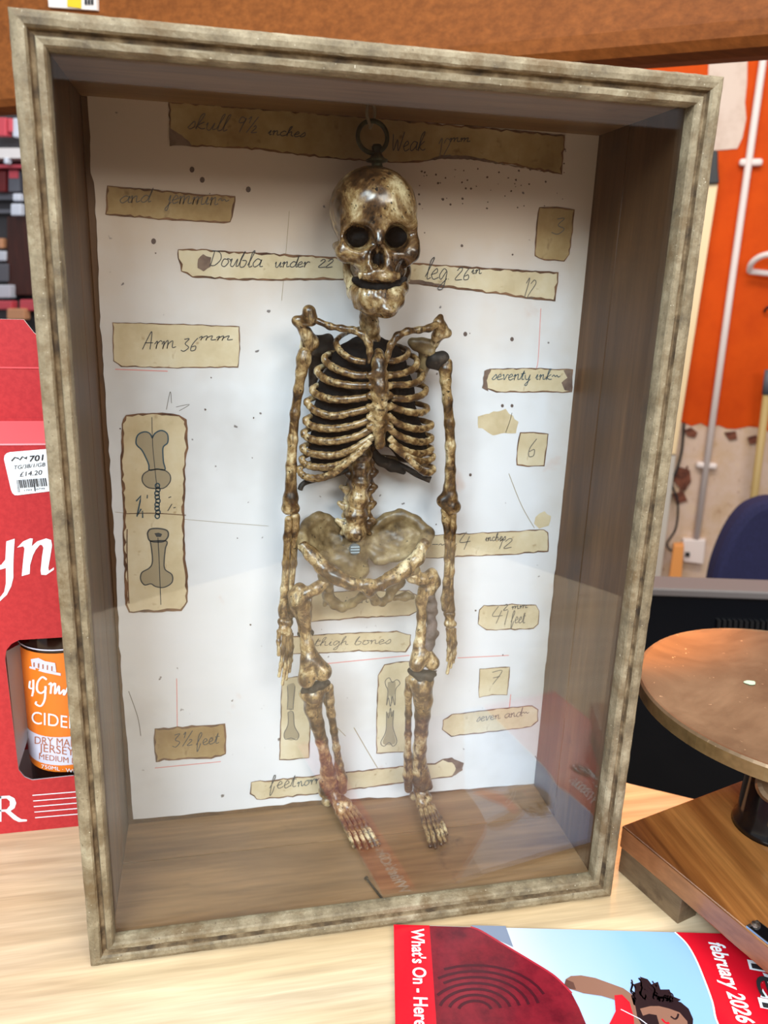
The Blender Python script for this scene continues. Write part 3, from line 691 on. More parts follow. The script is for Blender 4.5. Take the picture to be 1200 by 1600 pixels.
# ================================================================== DISPLAY CASE
W_, H_, D_ = .4024, .600, .1363
T = .0142
case = empty('display_case', (W_/2, D_/2, 0), 'glazed dark wooden display case with weathered frame holding a skeleton', 'display case')
SY = .0876
def boards(name, boxes, mat):
    mb = MB()
    for lo, hi in boxes: mb.box(lo, hi, mat)
    return mb.build(name, case, bevel=.0006)
g = .0005
boards('side_board', [((.0005, .0125, 0), (T, SY-g, H_-.0005)), ((.0005, SY+g, 0), (T, D_+.012, H_-.0005))], 'case')
boards('side_board', [((W_-T, .0125, 0), (W_-.0005, SY-g, H_-.0005)), ((W_-T, SY+g, 0), (W_-.0005, D_+.012, H_-.0005))], 'case')
boards('top_board', [((T, .0125, H_-T), (W_-T, SY-g, H_-.0005)), ((T, SY+g, H_-T), (W_-T, D_+.012, H_-.0005))], 'case_x')
boards('bottom_board', [((T, .0125, 0), (W_-T, SY-g, T)), ((T, SY+g, 0), (W_-T, D_+.012, T))], 'case_x')
boards('back_board', [((T, D_, T), (W_-T, D_+.011, H_-T))], 'case')
# moulded frame, mitred
PF = [(0, .0125), (0, .0035), (.0006, .0015), (.002, .0003), (.0045, -.0006), (.0075, -.0002), (.0086, .0012), (.0092, .0036), (.0112, .0044), (.0118, .0030), (.0124, .0014), (.0132, .0012), (.0158, .0016), (.0168, .0030), (.0170, .0085), (.0170, .0125)]
GR = {6, 7, 8}
def rail(a, b, ia, ib):
    """outer corner a to b; ia, ib inward unit (x,z) at the corners"""
    mb = MB(); N = 90; n = len(PF); vs = []
    for i in range(N+1):
        t = i/N
        for j, (u, y) in enumerate(PF):
            A = np.array([a[0]+ia[0]*u, y, a[1]+ia[1]*u]); B = np.array([b[0]+ib[0]*u, y, b[1]+ib[1]*u]); P = A+(B-A)*t
            if 0 < i < N:
                jx = rng.normal(0, .00009, 3); P = P+jx*(1.0 if j not in (0, n-1) else 0)
                P[1] += .0003*math.sin(t*37+j)*(j in (3, 4, 5, 11, 12))
            vs.append(P)
    for mat, sel in (('frame', [j for j in range(n-1) if j not in GR]), ('grime_shade', sorted(GR))):
        mb.add(vs, [(i*n+j, i*n+j+1, (i+1)*n+j+1, (i+1)*n+j) for i in range(N) for j in sel], mat)
    mb.add(vs, [(i*n+n-1, i*n, (i+1)*n, (i+1)*n+n-1) for i in range(N)], 'frame')
    return mb.build('frame_rail', case, smooth=False)
rail((0, H_), (W_, H_), (1, -1), (-1, -1)); rail((W_, 0), (0, 0), (-1, 1), (1, 1))
rail((0, 0), (0, H_), (1, 1), (1, -1)); rail((W_, H_), (W_, 0), (-1, -1), (-1, 1))
mb = MB(); mb.box((.0155, .0092, .0155), (W_-.0155, .0118, H_-.0155), 'glass'); tag(mb.build('glass_pane', case), 'clear reflective glass front')
# backing sheet and its pasted slips
YS = D_-.0012; YL = YS-.0005; YI = YL-.0003
def ragged(pts, step_px=12, amp=1.0, torn=None):
    out = []; n = len(pts)
    for i in range(n):
        a = np.array(pts[i], float); b = np.array(pts[(i+1) % n], float); m = max(1, int(np.linalg.norm(b-a)/step_px))
        for k in range(m):
            p = a+(b-a)*k/m; A = amp*(torn if torn and i == n-1 else 1); out.append(p+rng.normal(0, A*.5, 2))
    return out
sheet = [(137, 146), (262, 156), (560, 180), (938, 212), (920, 400), (895, 640), (862, 940), (836, 1224), (720, 1233), (640, 1241), (618, 1246), (575, 1246), (500, 1250), (400, 1262), (208, 1281), (203, 1210), (196, 1130), (187, 1010), (180, 860), (172, 720), (163, 600), (156, 480), (150, 330), (146, 285), (141, 270), (140, 200)]
mb = MB(); rs = ragged(sheet, 14, 1.2); front = [ony(p[0], p[1], YS) for p in rs]
mb.prism(front, (0, .0006, 0), 'paper')
# marks on the sheet itself: mould specks, red rulings, creases
YM = YS-.00015
for _ in range(95):
    x, y = (rng.uniform(650, 900), rng.normal(285, 28)) if _ < 62 else (rng.uniform(170, 840), rng.uniform(260, 1200))
    r = rng.uniform(.7, 2.0)*(1.3 if _ > 80 else 1); q = [ony(x+r*math.cos(a)*rng.uniform(.7, 1.2), y+r*math.sin(a)*rng.uniform(.7, 1.2), YM) for a in np.linspace(0, 6.28, 8)[:-1]]
    mb.poly(q, 'speck')
for x, y, r in ((727, 522, 3.2), (735, 742, 2.2), (785, 634, 2.4), (800, 634, 2.4), (800, 530, 3), (240, 377, 4), (300, 265, 4), (316, 281, 4), (388, 296, 4)):
    mb.poly([ony(x+r*math.cos(a), y+r*1.2*math.sin(a), YM) for a in np.linspace(0, 6.28, 9)[:-1]], 'speck')
for ln, m_, w_ in (([(845, 482), (841, 560), (838, 575)], 'redline', 1.2), ([(715, 1028), (795, 1024)], 'redline', 1.4), ([(798, 1085), (796, 1105)], 'redline', 1.6), ([(500, 1038), (640, 1024)], 'redline', 1.6), ([(276, 1060), (277, 1135)], 'redline', 1.3), ([(242, 1200), (345, 1190)], 'redline', 1.5), ([(180, 577), (262, 580)], 'redline', 1.6), ([(440, 470), (448, 380), (452, 330)], 'wash', .8), ([(800, 645), (796, 660), (790, 676)], 'pencil', .9), ([(795, 740), (815, 790), (835, 825)], 'wash', 1.1), ([(553, 1137), (575, 1175), (590, 1200)], 'wash', 1.4), ([(201, 1080), (215, 1120), (220, 1150)], 'pencil', 1.1), ([(520, 1130), (540, 1150)], 'wash', 1.0), ([(260, 640), (266, 612), (268, 630)], 'pencil', .9), ([(275, 636), (296, 632), (280, 642)], 'pencil', .8), ([(180, 800), (295, 812), (420, 822)], 'wash', .7), ([(705, 1128), (740, 1115), (762, 1112)], 'speck', 1.2)):
    penline(mb, ln, YM, m_, w_)
for pts in ([(745, 650), (790, 640), (810, 660), (806, 676), (770, 680), (748, 668)], [(836, 808), (850, 800), (862, 806), (858, 822), (842, 826), (834, 818)]):
    mb.poly([ony(*p, YM) for p in ragged(pts, 6, 1.5)], 'slip')
bs = mb.build('backing_sheet', case)
tag(bs, 'aged white paper sheet with torn left edge')
def slip(pts, label, mat='slip', bw=2.4, amp=1.1, extra=None, stains=()):
    mb = MB(); out = ragged(pts, 7, amp); n = len(out); ins = []
    area2 = sum(out[i][0]*out[(i+1) % n][1]-out[(i+1) % n][0]*out[i][1] for i in range(n)); sg = 1 if area2 > 0 else -1
    for i in range(n):
        t = out[(i+1) % n]-out[i-1]; t = t/(np.linalg.norm(t)+1e-9); nn = np.array([-t[1], t[0]])*sg
        ins.append(out[i]+nn*bw*rng.uniform(.4, 1.3))
    A = [ony(*p, YL) for p in out]; B = [ony(*p, YL) for p in ins]
    mb.add(A+B, [(i, (i+1) % n, n+(i+1) % n, n+i) for i in range(n)], 'burn'); mb.poly(B, mat)
    for st in stains: mb.poly([ony(*p, YL-.00012) for p in ragged(st, 5, 1.2)], 'stain')
    if extra: extra(mb)
    return tag(mb.build('paper_slip', bs), label)
def hw(*a, **k): return lambda mb: handwrite(mb, *a, YI, **k)
def multi(*fs):
    def g_(mb):
        for f in fs: f(mb)
    return g_
slip([(263, 158), (420, 170), (560, 181), (720, 196), (883, 211), (881, 240), (878, 272), (850, 268), (800, 258), (770, 255), (740, 248), (690, 246), (660, 254), (610, 254), (540, 250), (470, 243), (400, 234), (330, 229), (265, 228)], 'long brown stained slip across the top behind the ring', 'slip_brown', 3, 1.3,
     multi(hw('skull 9½', (292, 202), (402, 208), 26, mat='pencil'), hw('inches', (418, 211), (476, 215), 16), hw('Weak', (610, 236), (664, 236), 30), hw('12', (684, 246), (704, 244), 30, mat='pencil'), hw('mm', (702, 222), (734, 222), 13)),
     [[(654, 254), (690, 243), (730, 243), (770, 252), (820, 262), (850, 268), (800, 260), (740, 250), (690, 248)], [(264, 200), (280, 208), (296, 222), (300, 228), (266, 227)]])
slip([(167, 290), (240, 296), (310, 303), (368, 306), (366, 330), (360, 346), (350, 349), (240, 342), (165, 336)], 'narrow brown slip with scribble at upper left', 'slip_brown', 3, 1, multi(hw('and', (186, 318), (234, 316), 22, mat='pencil'), hw('jemmin~', (260, 318), (356, 322), 26, mat='pencil')))
slip([(278, 388), (330, 390), (530, 402), (640, 410), (760, 418), (873, 425), (870, 450), (868, 470), (830, 468), (790, 461), (700, 450), (640, 443), (540, 437), (440, 438), (380, 438), (300, 433), (284, 424), (278, 405)], 'long slip passing behind the jaw of the skull', 'slip', 3.4, 1.2,
     multi(hw('Doubla', (326, 416), (408, 418), 26), hw('under', (428, 418), (482, 418), 18), hw('22', (496, 418), (520, 418), 14), hw('leg.', (664, 436), (704, 438), 34), hw('26', (710, 438), (734, 438), 22), hw('in', (736, 428), (752, 428), 14), hw('12', (816, 464), (834, 466), 32, mat='pencil')),
     [[(308, 405), (318, 398), (330, 402), (330, 416), (318, 424), (308, 418)], [(640, 436), (660, 438), (700, 447), (640, 443)]])
slip([(842, 324), (870, 323), (898, 327), (894, 370), (890, 398), (882, 408), (850, 407), (835, 400), (838, 350)], 'squarish tan slip marked 3', 'slip_brown', 2.2, .9, multi(hw('3', (860, 366), (882, 366), 28, mat='pencil')))
slip([(176, 504), (280, 506), (374, 510), (375, 545), (372, 574), (270, 575), (190, 573), (177, 564)], 'clean cream slip with arm measurement at left', 'slip', 1.6, .8, multi(hw('Arm', (222, 546), (274, 545), 26), hw('36', (282, 549), (308, 549), 22), hw('mm', (310, 532), (362, 532), 14)))
slip([(764, 576), (830, 575), (895, 577), (894, 613), (840, 613), (776, 613), (754, 606), (756, 588)], 'narrow slip with scorched ends at right edge', 'slip', 2, .9, hw('seventy ink~', (768, 594), (874, 594), 18, mat='ink_blue', wpx=1.1),
     [[(756, 580), (768, 576), (762, 590), (762, 610), (754, 606)], [(880, 578), (894, 578), (893, 612), (882, 610), (878, 598), (886, 590)]])
slip([(812, 676), (835, 675), (857, 678), (854, 705), (850, 728), (825, 729), (807, 727), (807, 700)], 'small square slip marked 6', 'slip', 1.8, .8, multi(hw('6', (822, 714), (838, 714), 30, mat='pencil')))
slip([(640, 838), (740, 833), (850, 827), (857, 832), (857, 862), (790, 867), (700, 871), (640, 874)], 'long slip behind the right forearm bone', 'slip', 1.8, .8, multi(hw('4', (716, 856), (734, 856), 26, mat='pencil'), hw('-~-', (672, 856), (712, 856), 14), hw('inches', (758, 846), (790, 844), 12, mat='pencil'), hw('12', (776, 858), (800, 856), 16, mat='pencil')))
slip([(756, 946), (800, 944), (838, 945), (843, 955), (841, 975), (834, 983), (790, 984), (760, 985), (747, 975), (748, 952)], 'short pale slip with clipped corners marked 4', 'slip', 1.6, .8, multi(hw('4', (766, 972), (784, 972), 26, mat='pencil'), hw('/ feet', (788, 974), (820, 974), 20, mat='pencil'), hw('2 mm', (786, 954), (824, 950), 10)))
slip([(750, 1045), (775, 1043), (797, 1041), (796, 1065), (792, 1086), (770, 1086), (748, 1090), (748, 1065)], 'small square slip marked 7', 'slip', 1.4, .8, multi(hw('7', (764, 1070), (782, 1068), 22, mat='pencil')))
slip([(706, 1116), (770, 1108), (832, 1102), (841, 1108), (841, 1126), (830, 1136), (770, 1144), (704, 1151), (691, 1140), (692, 1126)], 'pale slip with pointed ends at lower right', 'slip', 1.6, .8, multi(hw('seven and~', (744, 1128), (826, 1118), 14, mat='pencil', wpx=1.1)))
slip([(486, 926), (570, 922), (640, 922), (652, 930), (652, 955), (640, 962), (560, 966), (486, 972)], 'tan slip behind the bottom of the pelvis', 'slip', 1.8, .8, multi(hw('inch', (536, 946), (576, 942), 16, mat='pencil')))
slip([(440, 995), (520, 990), (620, 986), (642, 992), (642, 1008), (634, 1019), (560, 1018), (440, 1023)], 'long tan slip behind the thigh bones', 'slip', 1.8, .8, multi(hw('thigh bones', (490, 1010), (610, 1006), 14, mat='pencil', wpx=1)))
def lw(pts, m='pencil', w=1.3, closed=False): return lambda mb: penline(mb, pts, YI, m, w, True, closed)
def fill(pts, m='wash'): return lambda mb: mb.poly([ony(*p[:2], YL-.00012) for p in smoothline(list(pts)+[pts[0]], 4)[:-1]], m)
slip([(440, 1060), (470, 1056), (487, 1058), (486, 1120), (483, 1184), (460, 1187), (436, 1188), (438, 1120)], 'upright slip with pencil bone drawing at lower left', 'slip', 1.6, .7,
     multi(fill([(449, 1070), (461, 1070), (458, 1106), (450, 1106)]), lw([(449, 1072), (450, 1090), (449, 1107)]), lw([(461, 1072), (459, 1090), (458, 1107)]), lw([(448, 1108), (459, 1108)]), fill([(450, 1114), (458, 1114), (460, 1135), (467, 1150), (455, 1157), (443, 1150), (450, 1134)]), lw([(450, 1113), (450, 1132), (444, 1146), (446, 1155), (455, 1153), (463, 1156), (467, 1148), (460, 1134), (458, 1113)], closed=True)))
slip([(600, 1038), (620, 1034), (641, 1033), (641, 1110), (640, 1175), (612, 1176), (588, 1178), (588, 1110), (591, 1055)], 'upright slip with broken bone drawing between the legs', 'slip', 1.8, .7,
     multi(fill([(606, 1066), (618, 1066), (615, 1090), (612, 1100), (609, 1086), (605, 1098)]), lw([(603, 1072), (602, 1064), (608, 1059), (613, 1066), (620, 1062), (625, 1068), (618, 1078), (617, 1102), (613, 1088), (610, 1104), (607, 1090), (604, 1102), (606, 1080), (603, 1072)]), fill([(605, 1114), (615, 1114), (614, 1140), (618, 1160), (606, 1164), (598, 1160), (604, 1142)]), lw([(604, 1112), (607, 1122), (610, 1106), (612, 1120), (615, 1110), (614, 1136), (620, 1158), (614, 1166), (608, 1160), (600, 1166), (595, 1160), (603, 1142), (604, 1112)])))
slip([(242, 1138), (300, 1134), (351, 1131), (354, 1150), (353, 1179), (330, 1186), (300, 1186), (243, 1190), (241, 1160)], 'small brown slip with burnt rim at lower left', 'slip_brown', 3, 1.2, multi(hw('3½', (268, 1168), (302, 1164), 22), hw('feet', (306, 1166), (342, 1162), 20)))
slip([(392, 1222), (450, 1216), (560, 1204), (640, 1196), (680, 1192), (692, 1186), (705, 1184), (722, 1192), (722, 1204), (706, 1214), (690, 1216), (640, 1222), (520, 1238), (450, 1246), (400, 1250), (390, 1240)], 'long slip low down behind the feet with torn right end', 'slip', 2, 1.1, multi(hw('feet', (420, 1234), (462, 1230), 22), hw('normal', (464, 1230), (524, 1220), 16, mat='ink_blue', wpx=1.2)), [[(690, 1187), (706, 1183), (724, 1193), (722, 1204), (706, 1214), (712, 1200), (706, 1192)]])
def z7(x, y): return (180+x/4.569, 630+y/4.571)
def bigbone(mb):
    top = [z7(*p) for p in [(265, 250), (245, 215), (205, 205), (160, 230), (150, 290), (190, 335), (215, 380), (240, 440), (245, 478), (300, 470), (355, 475), (345, 420), (340, 350), (345, 310), (375, 280), (372, 220), (330, 195), (285, 215)]]
    fill(top)(mb); penline(mb, top, YI, 'ink_blue', 2.0, True, True)
    kn = [z7(*p) for p in [(245, 478), (200, 510), (195, 560), (230, 600), (290, 610), (350, 605), (392, 560), (390, 510), (350, 478), (300, 472)]]
    fill(kn)(mb); penline(mb, kn, YI, 'ink', 1.6, True, True)
    for k in range(9):
        cx, cy = z7(302+4*math.sin(k*2.), 590+k*27); penline(mb, [(cx+3.4*math.cos(a), cy+3.8*math.sin(a)) for a in np.linspace(0, 6.28, 9)], YI, 'ink_blue', 1.9)
    hd = [z7(*p) for p in [(230, 930), (250, 900), (310, 895), (370, 910), (378, 950), (350, 985), (300, 992), (245, 980)]]
    lo = [z7(*p) for p in [(250, 985), (262, 1060), (265, 1140), (240, 1180), (190, 1210), (182, 1260), (210, 1298), (255, 1290), (290, 1310), (350, 1315), (405, 1280), (405, 1225), (355, 1185), (350, 1120), (358, 1040), (365, 985)]]
    fill(lo)(mb); penline(mb, lo, YI, 'ink', 1.8, True, True); fill(hd)(mb); penline(mb, hd, YI, 'ink', 2.2, True, True)
    mb.poly([ony(*z7(*p), YI) for p in [(280, 930), (310, 925), (335, 935), (325, 955), (295, 955)]], 'ink')
    penline(mb, [z7(262, 100), z7(268, 300), z7(285, 480), z7(298, 600)], YI, 'ink', 1.0); penline(mb, [z7(305, 960), z7(315, 1150), z7(326, 1440)], YI, 'ink', 1.2)
    penline(mb, [z7(150, 700), z7(185, 660), z7(178, 700), z7(155, 810)], YI, 'ink_blue', 2.2, False); penline(mb, [z7(185, 755), z7(160, 800), z7(196, 770), z7(196, 820)], YI, 'ink_blue', 2.2, False)
    penline(mb, [z7(230, 655), z7(228, 680)], YI, 'ink_blue', 1.6); penline(mb, [z7(405, 720), z7(375, 770)], YI, 'ink', 1.4); penline(mb, [z7(380, 675), z7(400, 668)], YI, 'ink', 1.4); penline(mb, [z7(415, 748), z7(432, 744)], YI, 'ink', 1.4)
    penline(mb, [z7(85, 900), z7(85, 1100), z7(98, 1430)], YI, 'burn', 1.6); penline(mb, [z7(60, 790), z7(280, 786), z7(505, 800)], YI, 'burn', 1.2)
slip([(190, 662), (197, 649), (215, 646), (260, 645), (280, 648), (292, 655), (294, 700), (290, 720), (288, 800), (290, 880), (294, 900), (293, 940), (284, 954), (240, 957), (202, 957), (196, 945), (192, 840), (193, 800), (188, 720)], 'tall slip with two ink bone drawings at left', 'slip', 4, 1.1, bigbone)

# ================================================================== SKELETON
def z1(x, y): return (430+x/4, 150+y/4)
def z2(x, y): return (430+x/3.871, 460+y/3.871)
def z3(x, y): return (420+x/3.75, 760+y/3.75)
def z4(x, y): return (420+x/3.75, 1030+y/3.75)
def C(zf, sc, *pts): return [(*zf(p[0], p[1]), p[2], p[3]/sc) for p in pts]
SK = empty('skeleton', (.225, .105, T), 'hanging brown and cream resin human skeleton inside the case', 'skeleton')

# --- skull
def skull():
    lo, hi = ony(505, 505, .10), ony(665, 250, .10)
    sd = SDF((lo[0]-.006, .040, lo[2]-.004), (hi[0]+.006, .1335, hi[2]+.004), .0008)
    c1 = ony(582, 320, .093)
    sd.pell(582, 320, .094, 62, 54, .036, .004).pell(583, 340, .096, 63.5, 58, .034, .010)
    sd.pell(588, 326, .077, 54, 46, .021, .010)
    # frontal bosses, brow and orbital rims
    sd.chain([(540, 352, .071, 7), (556, 344, .066, 7), (578, 349, .064, 6)], .005).chain([(604, 349, .064, 6), (626, 343, .066, 7), (643, 351, .071, 7)], .005)
    sd.chain([(591, 348, .063, 7), (592, 370, .060, 5.5), (592.5, 384, .0565, 4.5)], .005)
    sd.chain([(539, 352, .072, 6), (536, 372, .073, 5.5), (540, 388, .070, 6), (554, 394, .067, 5), (575, 392, .066, 4.5)], .004)
    sd.chain([(644, 351, .072, 6), (647, 371, .074, 5.5), (643, 389, .070, 6), (628, 395, .067, 5), (608, 392, .066, 4.5)], .004)
    # back plates behind the eye sockets and face block
    sd.pell(592, 385, .088, 46, 40, .020, .008).pell(590, 425, .086, 45, 36, .018, .008)
    sd.pell(592, 415, .076, 36, 26, .016, .008).pell(592, 433, .071, 34, 11, .014, .005)
    # cheek bones and arches
    sd.chain([(538, 380, .071, 8), (537, 396, .070, 9), (552, 408, .069, 7), (568, 414, .068, 6)], .006)
    sd.chain([(645, 380, .071, 8), (643, 397, .070, 9), (630, 408, .069, 7), (615, 414, .068, 6)], .006)
    sd.chain([(536, 392, .073, 6.5), (527, 388, .086, 5.5), (525, 384, .100, 6)], .004).chain([(645, 392, .073, 6.5), (650, 389, .086, 6), (648, 385, .102, 6)], .004)
    # nasal rim
    sd.chain([(586, 386, .062, 3.4), (578, 402, .063, 3.4), (577, 415, .062, 3.6), (586, 422, .060, 3.4), (598, 422, .060, 3.4), (607, 414, .062, 3.6), (605, 400, .063, 3.4), (598, 386, .062, 3.4)], .003)
    # hollows
    sd.pell(561, 370, .062, 21, 19, .026, .0025, True).pell(622, 370, .062, 20, 20, .026, .0025, True)
    sd.pell(587, 404, .058, 5.6, 15, .014, .002, True).pell(597.5, 404, .058, 5.6, 15, .014, .002, True)
    sd.pell(592, 390, .056, 4, 8, .006, .002, True)
    sd.pell(519, 376, .082, 8, 13, .012, .005, True).pell(655, 372, .084, 7, 12, .012, .005, True)
    sd.pell(552, 424, .064, 8, 14, .008, .005, True).pell(630, 424, .064, 8, 14, .008, .005, True)
    # sutures and grooves on the forehead
    sd.chain([(593, 270, .080, 1.0), (594, 300, .064, 1.0), (592, 335, .055, 1.0)], .0015, True)
    # ragged upper tooth row
    for i, x in enumerate(np.linspace(562, 623, 10)): sd.chain([(x, 428, .063-.004*(1-((x-592)/32)**2), 2.8), (x+.3, 436+random.uniform(-1, 1.5), .0625-.004*(1-((x-592)/32)**2), 2.4)], .002)
    sd.chain([(557, 438, .066, 3.5), (574, 448, .058, 5), (594, 452, .055, 6), (616, 448, .058, 5), (629, 438, .066, 3.5)], .002, True)
    sd.chain([(556, 439, .072, 5), (575, 449, .066, 6), (594, 452, .064, 6.5), (616, 448, .066, 6), (630, 438, .072, 5)], .002, True)
    return sdfobj('skull', sd, 'skull', SK, (.0003, 420))
sko = skull()
def jaw():
    lo, hi = ony(520, 500, .10), ony(660, 405, .10)
    sd = SDF((lo[0]-.006, .042, lo[2]-.006), (hi[0]+.006, .112, hi[2]+.006), .0008)
    sd.chain([(541, 410, .092, 6), (547, 436, .088, 7), (553, 458, .080, 8), (564, 472, .070, 10), (580, 479, .062, 12), (604, 480, .059, 12.5), (619, 470, .063, 10), (625, 450, .074, 8), (630, 430, .086, 7), (635, 408, .094, 6)], .006)
    sd.chain([(555, 454, .072, 6), (571, 464, .062, 8), (596, 468, .058, 8), (616, 462, .062, 7.5), (628, 448, .072, 7)], .006)
    sd.chain([(547, 420, .087, 7), (552, 446, .079, 7)], .006).chain([(632, 420, .087, 7), (627, 442, .079, 7)], .006)
    sd.pell(606, 485, .056, 13, 7, .007, .005)
    for i, x in enumerate(np.linspace(563, 621, 10)):
        e = ((x-592)/30)**2; y0 = 457-3*e; d = .0545+.006*e
        sd.chain([(x, y0-2, d+.001, 3.0), (x, y0+9, d, 3.2)], .0014)
    for x in (566, 580, 594, 608): sd.chain([(x, 476, .053, 1.0), (x+2, 488, .055, 1.0)], .001, True)
    sdfobj('jawbone', sd, 'skull', SK, (.0003, 500))
    mb = MB(); sd2 = SDF(lo-np.array([0, .06, 0]), hi+np.array([0, .01, .0]), .001)
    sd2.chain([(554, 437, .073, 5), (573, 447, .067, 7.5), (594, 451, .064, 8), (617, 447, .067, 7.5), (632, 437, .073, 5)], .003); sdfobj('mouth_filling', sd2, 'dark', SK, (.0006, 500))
jaw()
for x, y, rx, rz in ((561, 370, 19, 17), (622, 370, 18, 18)):  # dark bulges painted to look like deep shaded sockets
    sd = SDF(ony(x-24, y+24, .075)-np.array([0, .01, 0]), ony(x+24, y-24, .075)+np.array([0, .022, 0]), .0009); sd.pell(x, y, .0835, rx, rz, .0135, .002); tag(sdfobj('eye_socket_shade', sd, 'dark', SK, (.0008, 600)), 'black eye socket filling, hollow shade in its colour')
sd = SDF(ony(575, 424, .07)-np.array([0, .012, 0]), ony(610, 380, .07)+np.array([0, .014, 0]), .0007)  # dark plugs carry the shade of the nose hollow
sd.pell(587, 405, .0725, 5.5, 13, .0105, .001).pell(597.5, 405, .0725, 5.5, 13, .0105, .001); tag(sdfobj('nose_shade', sd, 'dark', SK, (.0005, 600)), 'black nose filling, hollow shade in its colour')
# --- crown fitting and hanging ring
def hang():
    e = ony(589, 264, .094)
    mb = MB(); r = lambda px: mm(px, e); t0 = ony(589, 268, .094)
    prof = [(r(34), -r(9)), (r(30), -r(4)), (r(20), r(1)), (r(11), r(5)), (r(8.5), r(9)), (r(8.5), r(12)), (r(16.5), r(14)), (r(17), r(17)), (r(11), r(20)), (r(8), r(25)), (r(7.5), r(31)), (r(8.5), r(35)), (r(6), r(39)), (r(1), r(40))]
    mb.lathe(prof, t0, 'brass_green', 28, (-.035, 0, 1)); fit = mb.build('crown_fitting', SK, smooth=True); tag(fit, 'green tarnished metal cap on the crown')
    c = ony(582, 214, .094); R = mm(23.5, c); mb = MB()
    mb.tube([c+np.array([R*math.cos(a), .15*R*math.sin(a), R*math.sin(a)]) for a in np.linspace(0, 2*math.pi, 41)[:-1]], mm(3.6, c), 'brass_green', 12, True, up=(0, 1, 0)); tag(mb.build('hanging_ring', SK, smooth=True), 'dark metal ring above the skull')
    zt_ = H_-T; top = ony(579, 190, .094); mb = MB()
    for s_ in (-1, 1): mb.tube(smoothline([top+np.array([0, s_*.003, -.004]), top+np.array([s_*.003, s_*.002, .004]), top+np.array([s_*.001, 0, .014]), np.array([top[0], .094, zt_])], 5), .0011, 'rope', 8)
    tag(mb.build('hanging_cord', SK, smooth=True), 'short frayed grey cord loop')
hang()

# --- spine
def spine(name, pts, n, parent, spurs=True, mat='bone'):
    P = smoothline(pts, 12); chains = []
    lo, hi = bounds([[(p[0], p[1], p[2], p[3]+14) for p in pts]]); hi = np.minimum(hi, [9, .1335, 9]); sd = SDF(lo, hi, .0009)
    P = np.array(P); L = np.linspace(0, len(P)-1, n+1)
    for i in range(n):
        a = P[int(L[i])]; b = P[int(L[i+1])]; q = lambda t: a+(b-a)*t
        sd.chain([tuple(q(.08)*[1, 1, 1, .98]), tuple(q(.45)*[1, 1, 1, .74]), tuple(q(.88)*[1, 1, 1, .98])], .0014)
        if spurs:
            m = q(.5); r = m[3]
            for s_ in (-1, 1):
                sd.chain([(m[0], m[1], m[2]+.004, r*.5), (m[0]+s_*r*1.15, m[1]-2, m[2]+.005, r*.30), (m[0]+s_*r*1.55, m[1]-r*.35, m[2]+.006, r*.24)], .002)
                sd.chain([(m[0]+s_*r*.9, m[1]+r*.4, m[2]+.003, r*.28), (m[0]+s_*r*1.2, m[1]+r*.75, m[2]+.005, r*.2)], .002)
    return sdfobj(name, sd, mat, parent, (.0003, 600))
spine('neck_vertebrae', [(577, 474, .098, 15), (576, 492, .099, 15), (577, 508, .101, 16), (579, 530, .105, 17)], 5, SK, False)
spine('lumbar_vertebrae', [(567, 690, .112, 15), (566, 715, .112, 15.5), (563, 740, .112, 16.5), (560, 770, .111, 17.5), (557, 800, .110, 18), (555, 834, .108, 18.5)], 6, SK)
spine('chest_vertebrae', [(580, 532, .112, 14), (576, 590, .117, 14), (572, 650, .116, 14), (567, 692, .113, 15)], 7, SK, False)

# --- rib cage
def rib(pts, side, rr=5.0, tail=True, dep=(.080, .086, .094, .102)):
    P = [z2(*p) for p in pts]; n = len(P); out = []
    # arc length parameter from the breastbone to the flank drives the depth
    d = [0]; 
    for i in range(1, n): d.append(d[-1]+abs(P[i][0]-P[i-1][0])+.5*abs(P[i][1]-P[i-1][1]))
    for p, s_ in zip(P, d):
        t = s_/d[-1]; out.append(ony(p[0], p[1], dep[0]+(dep[-1]-dep[0])*(t**1.8)))
    if tail:
        e = P[-1]; sx = 572+(590-e[1])*-.02; up = 26
        e3 = out[-1]; sp = ony(577-(e[1]-540)*.05, e[1]-up+6, .1195)
        out += [e3*.72+sp*.28+np.array([0, .008, 0]), e3*.35+sp*.65+np.array([0, .006, 0]), sp]
    pp = smoothline(out, 7); N = len(pp)
    r = [mm(rr, pp[0])*(1.12-.25*abs(2*i/(N-1)-.7))*(1+.07*math.sin(i*1.9+rr)) for i in range(N)]
    pp = [np.minimum(p, [9, .1325, 9]) for p in pp]
    mb = MB(); mb.tube(pp, r, 'bonex', 12, flat=.8); return mb.build('rib', SK, smooth=True)
Lr = [[(548,410),(470,395),(400,350),(368,295),(385,262)], [(560,490),(480,488),(380,455),(315,415),(300,375)], [(560,552),(450,550),(330,525),(268,485),(258,450)], [(560,622),(440,636),(330,633),(245,600),(228,565)], [(600,682),(480,712),(350,735),(255,710),(203,670),(198,640)], [(600,745),(500,785),(380,810),(270,808),(200,783),(190,750)], [(600,800),(500,855),(380,885),(270,887),(190,862),(178,828)], [(595,858),(480,930),(380,970),(280,972),(190,952),(170,918)], [(572,885),(520,940),(430,1012),(330,1045),(230,1043),(178,1022),(165,985)], [(520,945),(430,1020),(345,1085),(260,1112),(190,1105),(152,1078),(155,1045)]]
